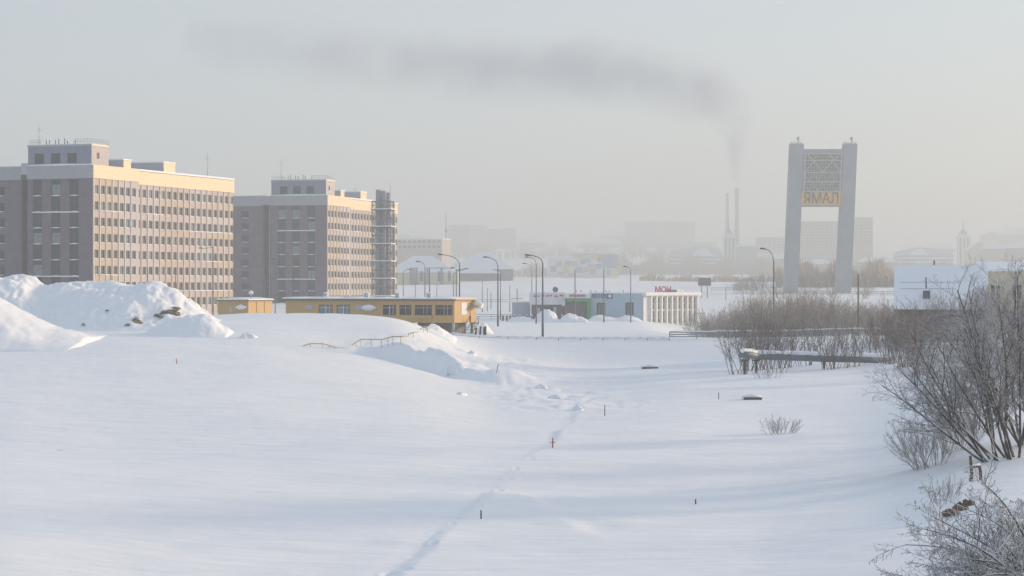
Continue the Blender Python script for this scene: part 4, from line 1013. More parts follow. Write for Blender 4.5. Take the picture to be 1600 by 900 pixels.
peg(775, 583, .7, 'twisted twig like peg on the drift crest', 0, .5)
for px, py, w, h, sd, lab in ((845, 607, 1.0, .45, 1, 'round lump of snow at the end of the drift crest'), (868, 622, 1.0, .3, 2, 'flat broken snow slab right of the drift crest end'), (715, 577, 1.6, .5, 3, 'low lump of snow beside the blue drift hollow'),
                              (737, 553, .9, .4, 4, 'small snow lump below the crash rail'), (903, 640, .9, .35, 5, 'low snow hump beside the upper footpath'), (720, 617, .9, .3, 6, 'small flat snow lump in the open field'),
                              (386, 528, 1.5, .5, 7, 'pointed snow lump right of the snow heaps'), (95, 704, .8, .15, 8, 'faint snow hump in the left foreground')):
    g = ground_pix(px, py); rr = random.Random(sd); m_ = MB(); vs = []; nl, nr = 6, 14
    for i in range(nl+1):
        th = math.pi*.5*i/nl
        for k in range(nr):
            q = 2*math.pi*k/nr; s = 1+rr.uniform(-.2, .2)+.25*math.sin(2*q+sd)+.15*math.sin(3*q+2*sd); vs.append((w*.5*s*math.sin(th)*math.cos(q), w*.6*s*math.sin(th)*math.sin(q), h*(1+rr.uniform(-.2, .2))*max(0, math.cos(th))**.8-.12-.4*(i == nl)))
    m_.add(vs, [(i*nr+k, (i+1)*nr+k, (i+1)*nr+(k+1) % nr, i*nr+(k+1) % nr) for i in range(nl) for k in range(nr)], 0, True)
    tag(m_.build('snow_lump', 'snow', loc=g), lab, 'snow lump', 'snow lumps in the field')
for px, py, w, lab in ((1015, 576, 1.6, 'dark flat board lying under snow below the road bank'), (1175, 624, 1.3, 'dark rock edge showing under snow before the pipe')):
    g = ground_pix(px, py); m_ = MB(); m_.box(-w/2, w/2, -.5, .5, -.2, .16, 0); m_.tube([(-w*.6, -.1, .13), (0, -.1, .2), (w*.55, -.1, .12)], [.12, .24, .12], 8, 1)
    tag(m_.build('buried_board', ['timber', 'snow'], loc=g, rotz=.1), lab, 'board')
def h_post():
    g = at(1525, 97); k = 97/F; t = thing('timber_trestle', 'weathered H shaped timber trestle on the snow bank below the willow', 'trestle', g)
    zt = CAMZ-(712-450)*k-g.z
    m_ = MB(); m_.tube([(-.26, 0, -.4), (-.18, 0, .3), (-.24, 0, zt)], [.075, .075, .06], 7); m_.build('post', 'timber', t)
    m_ = MB(); m_.tube([(.26, .1, -.4), (.2, .1, .4), (.14, .1, zt*.68)], [.07, .07, .06], 7); m_.build('post', 'timber', t)
    m_ = MB(); m_.tube([(-.22, -.02, zt*.55), (.2, .08, zt*.58)], .06, 7, 0); m_.tube([(-.18, -.02, zt*.55+.06), (.18, .08, zt*.58+.06)], .06, 7, 1); m_.build('crosspiece', ['timber', 'snow'], t)
h_post()
def cut_bank():
    for px, py, w, h, sd, lab in ((1484, 806, .55, .38, 1, 'brown tuft of dry earth left in the cut snow bank'), (1500, 797, .5, .4, 2, 'dark frozen earth clod in the middle of the cut snow bank'), (1514, 790, .4, .3, 3, 'smaller dark clod at the upper end of the cut bank')):
        g = ground_pix(px, py); rr = random.Random(sd); m_ = MB(); vs = []; nl, nr = 7, 12
        for i in range(nl+1):
            th = math.pi*i/nl
            for k in range(nr):
                q = 2*math.pi*k/nr; s = 1+rr.uniform(-.38, .3)+.25*math.sin(3*q+sd*2); vs.append((w*.55*s*math.sin(th)*math.cos(q), w*.5*s*math.sin(th)*math.sin(q), h*.5*s*math.cos(th)+.05))
        m_.add(vs, [(i*nr+k, (i+1)*nr+k, (i+1)*nr+(k+1) % nr, i*nr+(k+1) % nr) for i in range(nl) for k in range(nr)])
        for i in range(110 if sd == 1 else 40):
            a = rr.uniform(-w*.5, w*.5); e = Vector((a+rr.uniform(-.12, .12), -w*.5+rr.uniform(-.1, .1), rr.uniform(-.1, .25))); m_.tube([(a, -w*.3, h*.4), (a, -w*.45, h*.5), tuple(e)], [.012, .01, .004], 3, 1)
        tag(m_.build('earth_clod', ['earth' if sd == 1 else 'timber', 'dry_grass'], loc=g), lab, 'earth clod', 'earth in the cut snow bank')
cut_bank()
# ---------------------------------------------------------------- the town fading into the haze
def PX(D):
    k = D/F
    return (lambda px: (px-800)*k), (lambda py: CAMZ-(py-450)*k)
def block(label, px0, px1, ytop, D, wallmat, depth=14, roof='flat', ybase=None, storeys=0, cols=0, name='town_block', cat='building', ridge=0, group='town buildings in the haze', over=.3, rmat='snow', winm='frame_dark', yr=0):
    X, Z = PX(D); x0, x1 = X(px0), X(px1); c = (x1-x0)/2; g = gz((x0+x1)/2, D); zt = Z(ytop)-g
    t = thing(name, label, cat, ((x0+x1)/2, D, g), R(yr), group)
    m_ = MB(); zb = -3
    ze = zt if roof == 'flat' else zt-ridge
    holes = []
    if storeys:
        hh = min(3.2, (ze-1)/storeys); pw = (2*c-1)/cols
        for s in range(storeys):
            for q in range(cols):
                u = -c+.5+pw*(q+.5); z = ze-.8-hh*s-hh*.5; holes.append((u-pw*.28, u+pw*.28, z, z+hh*.5))
    wallgrid(m_, 'x', 0, -c, c, zb, ze, holes, .25)
    m_.quad((c, 0, zb), (c, depth, zb), (c, depth, ze), (c, 0, ze)); m_.quad((-c, depth, zb), (-c, 0, zb), (-c, 0, ze), (-c, depth, ze)); m_.quad((c, depth, zb), (-c, depth, zb), (-c, depth, ze), (c, depth, ze))
    if roof == 'gable': m_.add([(-c, 0, ze), (-c, depth, ze), (-c, depth/2, zt), (c, 0, ze), (c, depth, ze), (c, depth/2, zt)], [(0, 1, 2), (3, 5, 4)])
    if roof == 'front': m_.add([(-c, 0, ze), (c, 0, ze), (0, 0, zt), (-c, depth, ze), (c, depth, ze), (0, depth, zt)], [(0, 1, 2), (3, 5, 4)])
    m_.build('wall', wallmat, t)
    for h in holes[:96]:
        w = MB(); w.box(h[0], h[1], .2, .26, h[2], h[3], 0); w.tube([(h[0], -.03, h[2]), (h[1], -.03, h[2])], .1, 5, 1); w.build('window', [winm, 'snow'], t)
    m_ = MB()
    if roof == 'flat': m_.box(-c-over, c+over, -over, depth+over, ze, ze+.5)
    elif roof == 'gable': m_.prism([(-over, ze-.15), (depth/2, zt), (depth+over, ze-.15), (depth+over, ze+.35), (depth/2, zt+.5), (-over, ze+.35)], 'x', -c-over, c+over)
    elif roof == 'front': m_.prism([(-c-over, ze-.15), (0, zt), (c+over, ze-.15), (c+over, ze+.35), (0, zt+.5), (-c-over, ze+.35)], 'y', -over, depth+over)
    elif roof == 'hip':
        o = over; r = min(c*.75, depth/2); v = [(-c-o, -o, ze), (c+o, -o, ze), (c+o, depth+o, ze), (-c-o, depth+o, ze), (-c+r, depth/2, zt), (c-r, depth/2, zt)]
        m_.add(v, [(0, 1, 5, 4), (1, 2, 5), (2, 3, 4, 5), (3, 0, 4), (3, 2, 1, 0)])
    m_.build('roof', rmat, t)
    return t, X, Z, c, g
# hall with the big snowy roof, in two wings, behind the yellow cabin
t, X, Z, c, g = block('pale yellow hall wing with grey pillars under a broad snowy roof', 600, 716, 399, 1000, 'beige2', 34, 'hip', ridge=7.5, name='hall', group='hall wings')
for px in (643, 647, 651, 668, 690):
    m_ = MB(); q = X(px)-(X(600)+X(716))/2; m_.box(q-.5, q+.5, -.5, -.004, 0, Z(418)-g); m_.build('pillar', 'grey_wall', t)
for px, w in ((640, 6), (656, 5), (684, 8), (700, 4)):
    q = X(px)-(X(600)+X(716))/2; m_ = MB(); m_.box(q, q+w*.3, -.1, -.006, 1.5, Z(424)-g); m_.build('window_bay', 'shop_dark', t)

t, X, Z, c, g = block('greyer hall wing under a long snowy roof behind the lamp posts', 708, 802, 394, 1075, 'grey_wall', 40, 'hip', ridge=8, name='hall', group='hall wings')
m_ = MB(); m_.prism([(-12, 4), (-2, 7), (8, 4), (8, 3.4), (-12, 3.4)], 'y', -4, -.01); m_.build('porch_roof', 'snow', t)
block('long beige slab with snow edged roof just right of the flue tower', 618, 692, 374, 1437, 'beige', 20, yr=-14, storeys=2, cols=9)
block('pale block behind the antenna mast', 700, 738, 352, 3153, 'grey_wall', 24)
block('tan tower block standing tallest behind the hall', 733, 762, 352, 3086, 'beige', 22)
block('wide grey block right of the tan tower block', 762, 806, 357, 3355, 'grey_wall', 24)
block('small dark roofed house beside the antenna mast', 684, 704, 383, 2125, 'grey_wall', 12, 'gable', ridge=3)
block('low house with snowy gable above the hall roof', 640, 664, 366, 3355, 'grey_wall', 16, 'gable', ridge=5)
block('wide low house far behind the flue tower', 612, 640, 362, 3489, 'grey_wall', 16, 'gable', ridge=5)
block('snow roofed house between the hall and the coloured school', 812, 852, 372, 3355, 'grey_wall', 18, 'hip', ridge=7)
block('long snowy roof above the coloured school', 845, 898, 387, 2885, 'beige2', 20, 'hip', ridge=7)
block('low house with snowy roof right above the coloured school', 902, 972, 372, 3422, 'grey_wall', 18, 'hip', ridge=8)
block('pale low house left of the wide far slab', 940, 985, 362, 3650, 'grey_wall', 18, 'gable', ridge=7)
block('widest pale grey slab on the skyline left of the chimneys', 978, 1086, 346, 3650, 'grey_wall', 26)
block('low grey block stepping down from the wide skyline slab', 1084, 1120, 378, 3489, 'grey_wall', 20)
# coloured school
def school():
    D = 1700; X, Z = PX(D); x0, x1 = X(856), X(966); g = gz((x0+x1)/2, D); o = ((x0+x1)/2, D, g)
    t = thing('school', 'white school patterned with yellow blue and pink wall squares', 'school', o, 0, 'town buildings in the haze'); cx = o[0]
    m_ = MB(); m_.box(X(856)-cx, X(942)-cx, 0, 20, -4, Z(403)-g); m_.box(X(895)-cx, X(942)-cx, 2, 20, Z(403)-g, Z(397)-g); m_.build('wall', 'white_paint', t)
    m_ = MB(); m_.box(X(942)-cx+.01, X(965)-cx, -1, 20, Z(419)-g, Z(398)-g); m_.build('blue_wing', M['school_blue'], t)
    m_ = MB(); m_.box(X(942)-cx+.01, X(965)-cx, 0, 20, -4, Z(419)-g-.01); m_.build('wing_base', 'white_paint', t)
    m_ = MB(); m_.box(X(855)-cx, X(895)-cx-.1, -.5, 20.5, Z(403)-g+.01, Z(401)-g); m_.box(X(895)-cx, X(966)-cx, -1.3, 20.5, Z(397)-g+.6, Z(395.3)-g+.6); m_.build('roof_snow', 'snow', t)
    rr = random.Random(12)
    sq = [(860, 416, 9, 9, 'b'), (869, 408, 9, 8, 'g'), (871, 418, 9, 9, 'w'), (880, 416, 9, 10, 'y'), (882, 408, 10, 7, 'b'), (893, 408, 9, 8, 'o'), (900, 417, 10, 9, 'b'), (912, 416, 8, 9, 'p'), (906, 406, 8, 7, 'b'), (903, 398, 11, 7, 'y'), (914, 404, 9, 6, 'b'),
          (927, 398, 11, 9, 'y'), (918, 412, 10, 6, 'p'), (930, 412, 10, 8, 'b'), (888, 427, 10, 5, 'p'), (872, 425, 8, 6, 'y'), (922, 420, 9, 8, 'g'), (948, 422, 6, 8, 'b'), (958, 422, 7, 8, 'y'), (934, 402, 7, 8, 'p')]
    for px, py, w, h, c in sq:
        m_ = MB(); y = -.02 if px < 942 else -.06; m_.box(X(px)-cx, X(px+w)-cx, y-.25, y, Z(py+h)-g, Z(py)-g); m_.build('wall_square', M['school_'+{'b': 'blue', 'g': 'grey', 'w': 'white', 'y': 'yellow', 'o': 'orange', 'p': 'pink'}[c]], t)
    m_ = MB(); m_.box(X(850)-cx, X(944)-cx, -6, -1.4, -4, Z(434)-g); m_.build('porch_row', 'grey_wall', t)
for n, c in (('blue', (.10, .28, .42)), ('grey', (.3, .33, .36)), ('white', (.75, .75, .73)), ('yellow', (.75, .52, .06)), ('orange', (.65, .28, .12)), ('pink', (.55, .35, .36))): M['school_'+n] = mat('school '+n+' panel', c, .7, vary=.06, scale=.1)
school()
def pavilion(label, px0, px1, yg, ye, D, px_p, yp):
    X, Z = PX(D); g = gz(X((px0+px1)/2), D); cx = X((px0+px1)/2); t = thing('pavilion', label, 'station hall', (cx, D, g), 0, 'station halls')
    a, b = X(px0)-cx, X(px1)-cx
    m_ = MB(); m_.box(a, b, 0, 24, -5, Z(ye)-g); m_.build('wall', 'grey_wall', t)
    m_ = MB(); m_.prism([(a-1, Z(ye)-g), (a+2, Z(yg+7)-g), (X(px_p)-cx, Z(yg)-g), (b-2, Z(yg+5)-g), (b+1, Z(ye)-g)], 'y', -1, 25); m_.build('roof', 'grey_sheet', t)
    m_ = MB(); k = X(1)-X(0); c = X(px_p)-cx
    m_.prism([(c-17*k, Z(ye-2)-g), (c-9*k, Z(yg+6)-g), (c, Z(yg+2.5)-g), (c+9*k, Z(yg+6)-g), (c+14*k, Z(ye-2)-g)], 'y', -1.6, -1.01); m_.build('arched_gable', 'snow', t)
    for py in (ye+2, ye+8):
        m_ = MB(); m_.box(a, b, -.8, -.004, Z(py+2.5)-g, Z(py)-g); m_.build('white_band', 'white_paint', t)
    return t
pavilion('grey hall with a white arched gable left of the spired tower', 1046, 1128, 384, 402, 2250, 1098, 0)
pavilion('far hall with twin snowy arches left of the right hand spire', 1402, 1490, 386, 400, 2300, 1436, 0)
def spire(label, px, D):
    X, Z = PX(D); c = X(px); g = gz(c, D); k = D/F; t = thing('spire_tower', label, 'spire tower', (c, D, g), 0, 'white spire towers')
    w = 10*k; zt = Z(372)-g
    m_ = MB(); m_.box(-w+1, w-1, -w+1, w-1, -4, zt); m_.build('wall', 'grey_wall', t)
    for x in (-w, -w*.36, w*.36-1.2, w-1.2):
        m_ = MB(); m_.box(x, x+1.3, -w, -w+.998, -3, zt); m_.build('white_pier', 'white_paint', t)
    m_ = MB(); m_.box(-w-.8, w+.8, -w-.8, w+.8, zt+.002, zt+1.6, 0); m_.box(-w*.7, w*.7, -w*.7, w*.7, zt+1.6, zt+4, 0); m_.build('cornice', 'white_paint', t)
    m_ = MB(); m_.add([(-w*.6, -w*.6, zt+4), (w*.6, -w*.6, zt+4), (w*.6, w*.6, zt+4), (-w*.6, w*.6, zt+4), (0, 0, zt+9.5)], [(0, 1, 4), (1, 2, 4), (2, 3, 4), (3, 0, 4)]); m_.tube([(0, 0, zt+7.5), (0, 0, Z(343)-g)], [.9, .2], 8); m_.build('spire', 'grey_wall', t)
spire('white ribbed tower with thin spire in front of the smoking chimneys', 1139, 2150); spire('white ribbed tower with thin spire behind the snow roofed house', 1505, 2200)
block('grey hall wing right of the spired tower', 1149, 1184, 379, 2375, 'grey_wall', 20, 'hip', ridge=4)
block('beige block between the spired tower and the left tower leg', 1184, 1228, 371, 2625, 'beige', 22, storeys=5, cols=6)
block('low snow roofed row at the foot of the beige block', 1184, 1232, 397, 2125, 'grey_wall', 14, 'gable', ridge=4)
block('pinkish tower block seen between the legs of the bridge tower', 1249, 1312, 346, 2375, 'pinkgrey', 22, storeys=9, cols=8)
block('pinkish tower block right of the bridge tower', 1327, 1364, 340, 2312, 'pinkgrey', 22, storeys=9, cols=5)
block('snowy roofed low houses between the bridge tower legs', 1246, 1306, 405, 1875, 'grey_wall', 14, 'hip', ridge=4)
block('low snowy roof right of the bridge tower', 1340, 1402, 402, 1875, 'grey_wall', 14, 'hip', ridge=4)
block('pale house stepping up behind the far twin arched hall', 1440, 1494, 382, 3086, 'beige', 16, 'hip', ridge=6)
block('steep gabled beige house right of the right hand spire', 1512, 1548, 378, 2062, 'beige', 18, 'front', ridge=7)
block('long snow roofed house behind the willow top', 1536, 1572, 377, 1875, 'beige', 16, 'hip', ridge=6)
block('snow roofed house at the right edge of the photo', 1576, 1640, 376, 1850, 'pinkgrey', 16, 'hip', ridge=6)
block('tall gabled roof far behind at the right edge', 1562, 1650, 356, 3086, 'grey_wall', 22, 'hip', ridge=9)
block('small far house with dark gable near the right edge', 1535, 1562, 362, 3220, 'grey_wall', 18, 'front', ridge=5)
for lab, px, w in (('grey billboard seen from behind on the open snow slope', 1101, 20),):
    D = 640; X, Z = PX(D); p = at(px, D); t = thing('billboard', lab, 'billboard', p); m_ = MB(); m_.box(X(px-w/2)-p.x, X(px+w/2)-p.x, 0, .3, Z(446.5)-p.z, Z(434)-p.z); m_.build('board', 'shop_brown', t)
    for q in (-.8, .8): m_ = MB(); m_.bar((q, .4, -.5), (q, .4, Z(438)-p.z), .18); m_.build('leg', 'steel_dark', t)
# antenna mast above the hall, chimneys
def mast():
    D = 1500; X, Z = PX(D); c = X(697); g = gz(c, D); t = thing('antenna_mast', 'thin antenna mast rising right of the flue tower', 'mast', (c, D, g)); m_ = MB(); H = Z(333)-g; m_.tube([(0, 0, 0), (0, 0, H)], [.55, .25], 6); m_.build('mast_pole', 'grey_wall', t)
    m_ = MB(); 
    for z in (H*.55, H*.7): m_.tube([(0, 0, z), (0, 0, z+2)], .9, 8)
    m_.build('antenna', 'grey_wall', t)
mast()
for px, y, lab, r in ((1136.5, 302, 'thinner left chimney of the far boiler house', 1.6), (1151.5, 294, 'taller smoking chimney of the far boiler house', 2.1)):
    D = 2500; X, Z = PX(D); c = X(px); g = gz(c, D); t = thing('chimney', lab, 'chimney', (c, D, g), 0, 'boiler house chimneys'); H = Z(y)-g; m_ = MB(); m_.tube([(0, 0, -2), (0, 0, H)], [r*1.5, r], 14); m_.build('shaft', 'grey_wall', t)
    m_ = MB(); m_.tube([(0, 0, H-8), (0, 0, H-7)], r*1.5, 14); m_.tube([(0, 0, H-.8), (0, 0, H)], r*1.25, 14); m_.build('ring', 'steel_dark', t)
# ---------------------------------------------------------------- bare willows, shrubs and thicket
def curve_pts(p, d, L, n, rr, wob=.12, grav=0.0):
    pts = [Vector(p)]; d = Vector(d).normalized(); s = L/n
    for i in range(n):
        d = (d+Vector((rr.uniform(-wob, wob), rr.uniform(-wob, wob), rr.uniform(-wob, wob)+grav))).normalized(); pts.append(pts[-1]+d*s)
    return pts
def branch(mb, p, d, L, r, lev, rr, P_):
    n = P_['seg'][lev]; pts = curve_pts(p, d, L, n, rr, P_['wob'][lev], P_['grav'][lev])
    r1 = max(P_['rmin'], r*P_['tap'][lev]); rad = [r+(r1-r)*i/n for i in range(n+1)]
    mb.tube(pts, rad, P_['sides'][lev], 0, cap=False)
    if lev+1 >= len(P_['seg']): return
    cnt = P_['cnt'][lev]
    cnt = cnt if isinstance(cnt, int) else rr.randint(*cnt)
    for k in range(cnt):
        f = P_['start'][lev]+(1-P_['start'][lev])*(k+rr.random())/cnt
        i = min(int(f*n), n-1); q = pts[i]+(pts[i+1]-pts[i])*(f*n-i); t = (pts[i+1]-pts[i]).normalized()
        a = t.orthogonal().normalized(); b = t.cross(a); th = rr.uniform(0, 6.283); sp = math.radians(rr.uniform(*P_['ang'][lev]))
        dd = t*math.cos(sp)+(a*math.cos(th)+b*math.sin(th))*math.sin(sp)
        branch(mb, q, dd, L*P_['len'][lev]*(1-.55*f)*rr.uniform(.6, 1.25), max(P_['rmin'], rad[i]*P_['rr'][lev]), lev+1, rr, P_)

WIL = dict(seg=[9, 6, 4, 3], wob=[.07, .13, .2, .25], grav=[.02, .0, -.03, -.06], tap=[.3, .35, .5, .6], rmin=.0052, sides=[6, 4, 3, 3], cnt=[15, 9, 5], start=[.22, .18, .15], ang=[(22, 55), (25, 60), (25, 65)], len=[.5, .5, .45], rr=[.5, .55, .6])
def willow(name, label, base, stems, seed, P_, matn, cat='willow', group=None, parts=True, rz=0):
    rr = random.Random(seed); t = thing(name, label, cat, base, rz, group) if parts else None
    for i, (d, L, r, off) in enumerate(stems):
        mb = MB(); branch(mb, off, d, L, r, 0, rr, P_)
        if parts: mb.build('stem', matn, t)
    return t
def stemset(n, rr, lean, spread, L, r, base):
    out = []
    for i in range(n):
        f = i/(max(1, n-1)); a = lean[0]+(lean[1]-lean[0])*f+rr.uniform(-.08, .08)
        out.append((Vector((math.sin(a), rr.uniform(-spread, spread), math.cos(a))), L*rr.uniform(.8, 1.1), r*rr.uniform(.7, 1.15), Vector((rr.uniform(-base, base)+math.sin(a)*base, rr.uniform(-base, base), -.25))))
    return out
rr = random.Random(31)
# the big multi-stemmed willow: stems fan out to the left over the field
b1 = at(1575, 104); 
willow('willow', 'large bare many stemmed willow leaning left over the snow bank', b1, stemset(14, rr, (-1.02, .15), .22, 6.6, .07, .6), 5, WIL, 'bark', group='willows on the right bank')
b2 = at(1608, 110)
willow('willow', 'bare upright willow partly cut by the right edge of the photo', b2, stemset(12, rr, (-.6, .3), .25, 8.3, .075, .7), 6, WIL, 'bark', group='willows on the right bank')
b3 = at(1530, 122)
willow('willow', 'thinner bare willow behind the large leaning one', b3, stemset(8, rr, (-.75, .45), .25, 5.8, .05, .7), 9, WIL, 'bark', group='willows on the right bank')
b3 = at(1590, 140)
willow('willow', 'bare willow farthest back on the right bank', b3, stemset(9, rr, (-.8, .4), .25, 6.8, .06, .9), 19, WIL, 'bark_low', group='willows on the right bank')
# low arching bush in the bottom right corner
LOW = dict(seg=[8, 6, 4, 3], wob=[.12, .2, .26, .3], grav=[-.075, -.02, .02, .0], tap=[.3, .4, .5, .6], rmin=.007, sides=[6, 4, 3, 3], cnt=[13, 8, 4], start=[.12, .15, .15], ang=[(20, 60), (25, 65), (25, 65)], len=[.5, .5, .45], rr=[.5, .55, .6])
b4 = at(1660, 62); st = []
rr = random.Random(77)
for i in range(22):
    a = -1.45+.8*i/21; st.append((Vector((math.sin(a), rr.uniform(-.45, .35), math.cos(a))), rr.uniform(2.8, 4.4), .05*rr.uniform(.7, 1.2), Vector((rr.uniform(-.6, .3), rr.uniform(-1.2, 1.0), -.1))))
willow('willow_bush', 'low arching snow laden bush filling the bottom right corner', b4, st, 8, LOW, 'bark_low', 'bush')
b5 = at(1665, 70); st = []
for i in range(9):
    a = -1.5+1.1*i/8; st.append((Vector((math.sin(a), rr.uniform(-.5, .2), math.cos(a))), rr.uniform(1.8, 2.8), .035*rr.uniform(.7, 1.2), Vector((rr.uniform(-.7, .5), rr.uniform(-1, 1), -.1))))
willow('willow_bush', 'low snow laden bush on the bank between the willow and the corner bush', b5, st, 18, LOW, 'bark_low', 'bush')
# frosted whips left of the willow
WH = dict(seg=[7, 4, 3], wob=[.06, .14, .2], grav=[.03, .02, 0], tap=[.3, .5, .6], rmin=.005, sides=[4, 3, 3], cnt=[9, 4], start=[.25, .2], ang=[(12, 38), (20, 45)], len=[.38, .4], rr=[.6, .65])
def whips(label, base, n, lean, L, r, seed, matn, group, spread=.4, base_r=.6, P_=WH, name='whip_bush', cat='bush'):
    rr = random.Random(seed); t = thing(name, label, cat, base, 0, group); mb = MB()
    for d, l, r_, off in stemset(n, rr, lean, spread, L, r, base_r): branch(mb, off, d, l, r_, 0, rr, P_)
    mb.build('twigs', matn, t); return t
whips('frosted fan shaped bush of thin whips left of the large willow', at(1452, 107), 46, (-1.0, .5), 2.3, .016, 3, 'bark_frost', 'frosted bushes')
whips('frosted bush of thin whips under the leaning willow stems', at(1490, 112), 46, (-.6, .6), 2.6, .016, 4, 'bark_frost', 'frosted bushes')
whips('small bare shrub poking out of the smooth snow left of the willows', ground_pix(1220, 678), 26, (-.75, .8), 1.25, .014, 5, 'bark_frost', None, .3, .45)
whips('tiny spray of dry twigs in the snow before the pipe', ground_pix(1200, 592), 14, (-.7, .7), 1.1, .012, 6, 'bark_frost', None, .3, .5)
whips('thin dry shoots beside the cut snow bank', at(1478, 89), 14, (-.5, .5), 1.3, .01, 16, 'bark_frost', None, .3, .3)
# clumps of bare stems around the pipe
ST = dict(seg=[7, 5, 3], wob=[.07, .13, .2], grav=[.02, .02, 0], tap=[.35, .45, .6], rmin=.010, sides=[4, 3, 3], cnt=[10, 5], start=[.25, .2], ang=[(15, 45), (20, 50)], len=[.42, .42], rr=[.6, .65])
for i, (px, D, n, L, lab) in enumerate(((1156, 213, 9, 4.6, 'bare shrub left of the end of the pipe'), (1176, 221, 14, 5.0, 'dense bare shrub behind the brown legs of the pipe'), (1198, 223, 14, 5.2, 'bare shrub rising behind the pipe beside its bend'), (1228, 225, 12, 5.0, 'bare shrub behind the middle of the pipe'),
                       (1212, 212, 5, 3.0, 'few thin stems in front of the pipe left of its middle'), (1258, 228, 9, 4.2, 'sparse shrub behind the pipe before its middle leg'), (1296, 214, 11, 4.4, 'bare shrub growing right beside the middle pipe leg'), (1330, 214, 8, 3.8, 'slim bare shrub right of the middle pipe leg'),
                       (1362, 222, 9, 4.2, 'bare shrub behind the right part of the pipe'), (1392, 212, 20, 4.6, 'dense dark shrub at the right end of the pipe'), (1415, 205, 20, 4.4, 'dense dark shrub between the pipe and the willows'), (1440, 190, 16, 4.2, 'dark shrub just left of the leaning willow top'))):
    whips(lab, at(px, D), int(n*1.5), (-.38, .38), L, .03, 100+i, 'bark_stem', 'shrubs around the pipe', .3, .7, ST, 'bare_shrub', 'shrub')
for i, (px, D, n, L) in enumerate(((1402, 238, 12, 4.6), (1425, 234, 14, 5.0), (1450, 240, 14, 4.6), (1478, 236, 16, 5.0), (1505, 232, 16, 5.2), (1534, 238, 16, 5.2), (1562, 230, 14, 5.4), (1590, 236, 14, 5.4))):
    whips('bare shrub before the snow roofed house, '+('left of its dark roof vent', 'under its left half', 'right below its roof vent', 'right of its roof vent', 'under its right half', 'at its right corner', 'just before the cream house', 'nearest the right edge of the photo')[i], at(px, D), n, (-.4, .4), L, .028, 200+i, 'bark_stem', 'shrubs before the snow roofed house', .3, 1.0, ST, 'bare_shrub', 'shrub')
# brown thicket beyond the road: four shrubs, copied
TH = dict(seg=[6, 4, 3], wob=[.08, .15, .22], grav=[.02, .03, 0], tap=[.4, .5, .7], rmin=.009, sides=[3, 3, 3], cnt=[10, 5], start=[.2, .15], ang=[(15, 50), (20, 55)], len=[.42, .45], rr=[.65, .7])
protos = []
rr = random.Random(55)
spots = []
for i in range(58):
    px = 1096+(1432-1096)*(i+.5)/58+rr.uniform(-4, 4); D = rr.choice((290, 298, 306, 316, 328, 342))+rr.uniform(-3, 3)
    h = np.interp(px, [1096, 1130, 1170, 1230, 1270, 1310, 1360, 1440], [3.3, 4.6, 6.1, 6.4, 5.5, 4.7, 4.8, 4.6])
    spots.append((px, D, h*rr.uniform(.6, 1.15)))
def tlabel(px):
    if px < 1160: return 'brown leafless shrub at the pale left end of the thicket beside the white ribbed building'
    if px < 1206: return 'tall brown leafless shrub in the thicket left of the curved lamp'
    if px < 1262: return 'tall brown leafless shrub in the thicket right of the curved lamp'
    if px < 1335: return 'brown leafless shrub in the thicket below the bridge tower'
    return 'brown leafless shrub in the thicket around the wooden pole'
for i, (px, D, h) in enumerate(spots):
    p = at(px, D)
    if i < 4: protos.append(whips(tlabel(px), p, 20, (-.5, .5), 5.0, .032, 300+i, 'bark_brown', 'shrubs of the brown thicket', .45, .9, TH, 'thicket_shrub', 'shrub')); protos[-1].scale = (1, 1, h/5.0)
    else: dup(protos[i % 4], p, rr.uniform(0, 6.28), tlabel(px), (1, 1, h/5.0))
for px, D, h, lab in ((1152, 700, 4.5, 'small far shrub on the snow slope left of the bridge'), (1164, 705, 6, 'taller far shrub on the snow slope left of the bridge'), (1176, 690, 5, 'far shrub in the middle of the clump left of the bridge'), (1190, 710, 6.5, 'far shrub closest to the bridge end'),
                      (1216, 640, 4, 'far shrub before the left foot of the bridge tower'), (1262, 640, 4.2, 'far shrub before the gap between the tower feet'), (1300, 635, 4, 'far shrub before the right foot of the bridge tower'), (1352, 630, 4.5, 'far shrub right of the bridge tower')):
    dup(protos[int(px) % 4], at(px, D), px, lab, (1.3, 1.3, h/5.0))
# hazy woods along the foot of the town
def woods(label, px0, px1, D, h0, h1, n, seed):
    rr = random.Random(seed); mb = MB(); k = D/F
    for i in range(n):
        px = rr.uniform(px0, px1); d = D+rr.uniform(-60, 60); x = (px-800)/F*d; z = gz(x, d); h = rr.uniform(h0, h1)*(1+.35*math.sin(px*.11+seed))
        w = h*.16; a = rr.uniform(0, 3)
        for q in range(3):
            an = a+q*2.1; mb.tube([(x, d, z-1), (x+math.cos(an)*w*.6, d+math.sin(an)*w, z+h*.5), (x+math.cos(an)*w*1.6, d+math.sin(an)*w, z+h*rr.uniform(.8, 1.05))], [.22, .32, .04], 4, cap=False)
    tag(mb.build('distant_wood', 'bark_brown'), label, 'wood', kind='stuff')
woods('hazy bare wood along the foot of the town between school and tower', 966, 1250, 2050, 9, 15, 800, 2)
woods('hazy bare wood behind the bridge and the snow roofed house', 1250, 1620, 1650, 6, 11, 700, 3)
woods('hazy bare wood below the hall and the coloured school', 700, 966, 1900, 5, 10, 450, 4)
woods('hazy bare trees between the far houses', 610, 1080, 2700, 10, 19, 350, 6)
woods('hazy bare wood standing round the foot of the bridge tower', 1214, 1410, 900, 5, 8.5, 700, 8)
woods('thin hazy scrub at the head of the open snow slope', 1000, 1214, 1250, 2, 4.5, 260, 9)
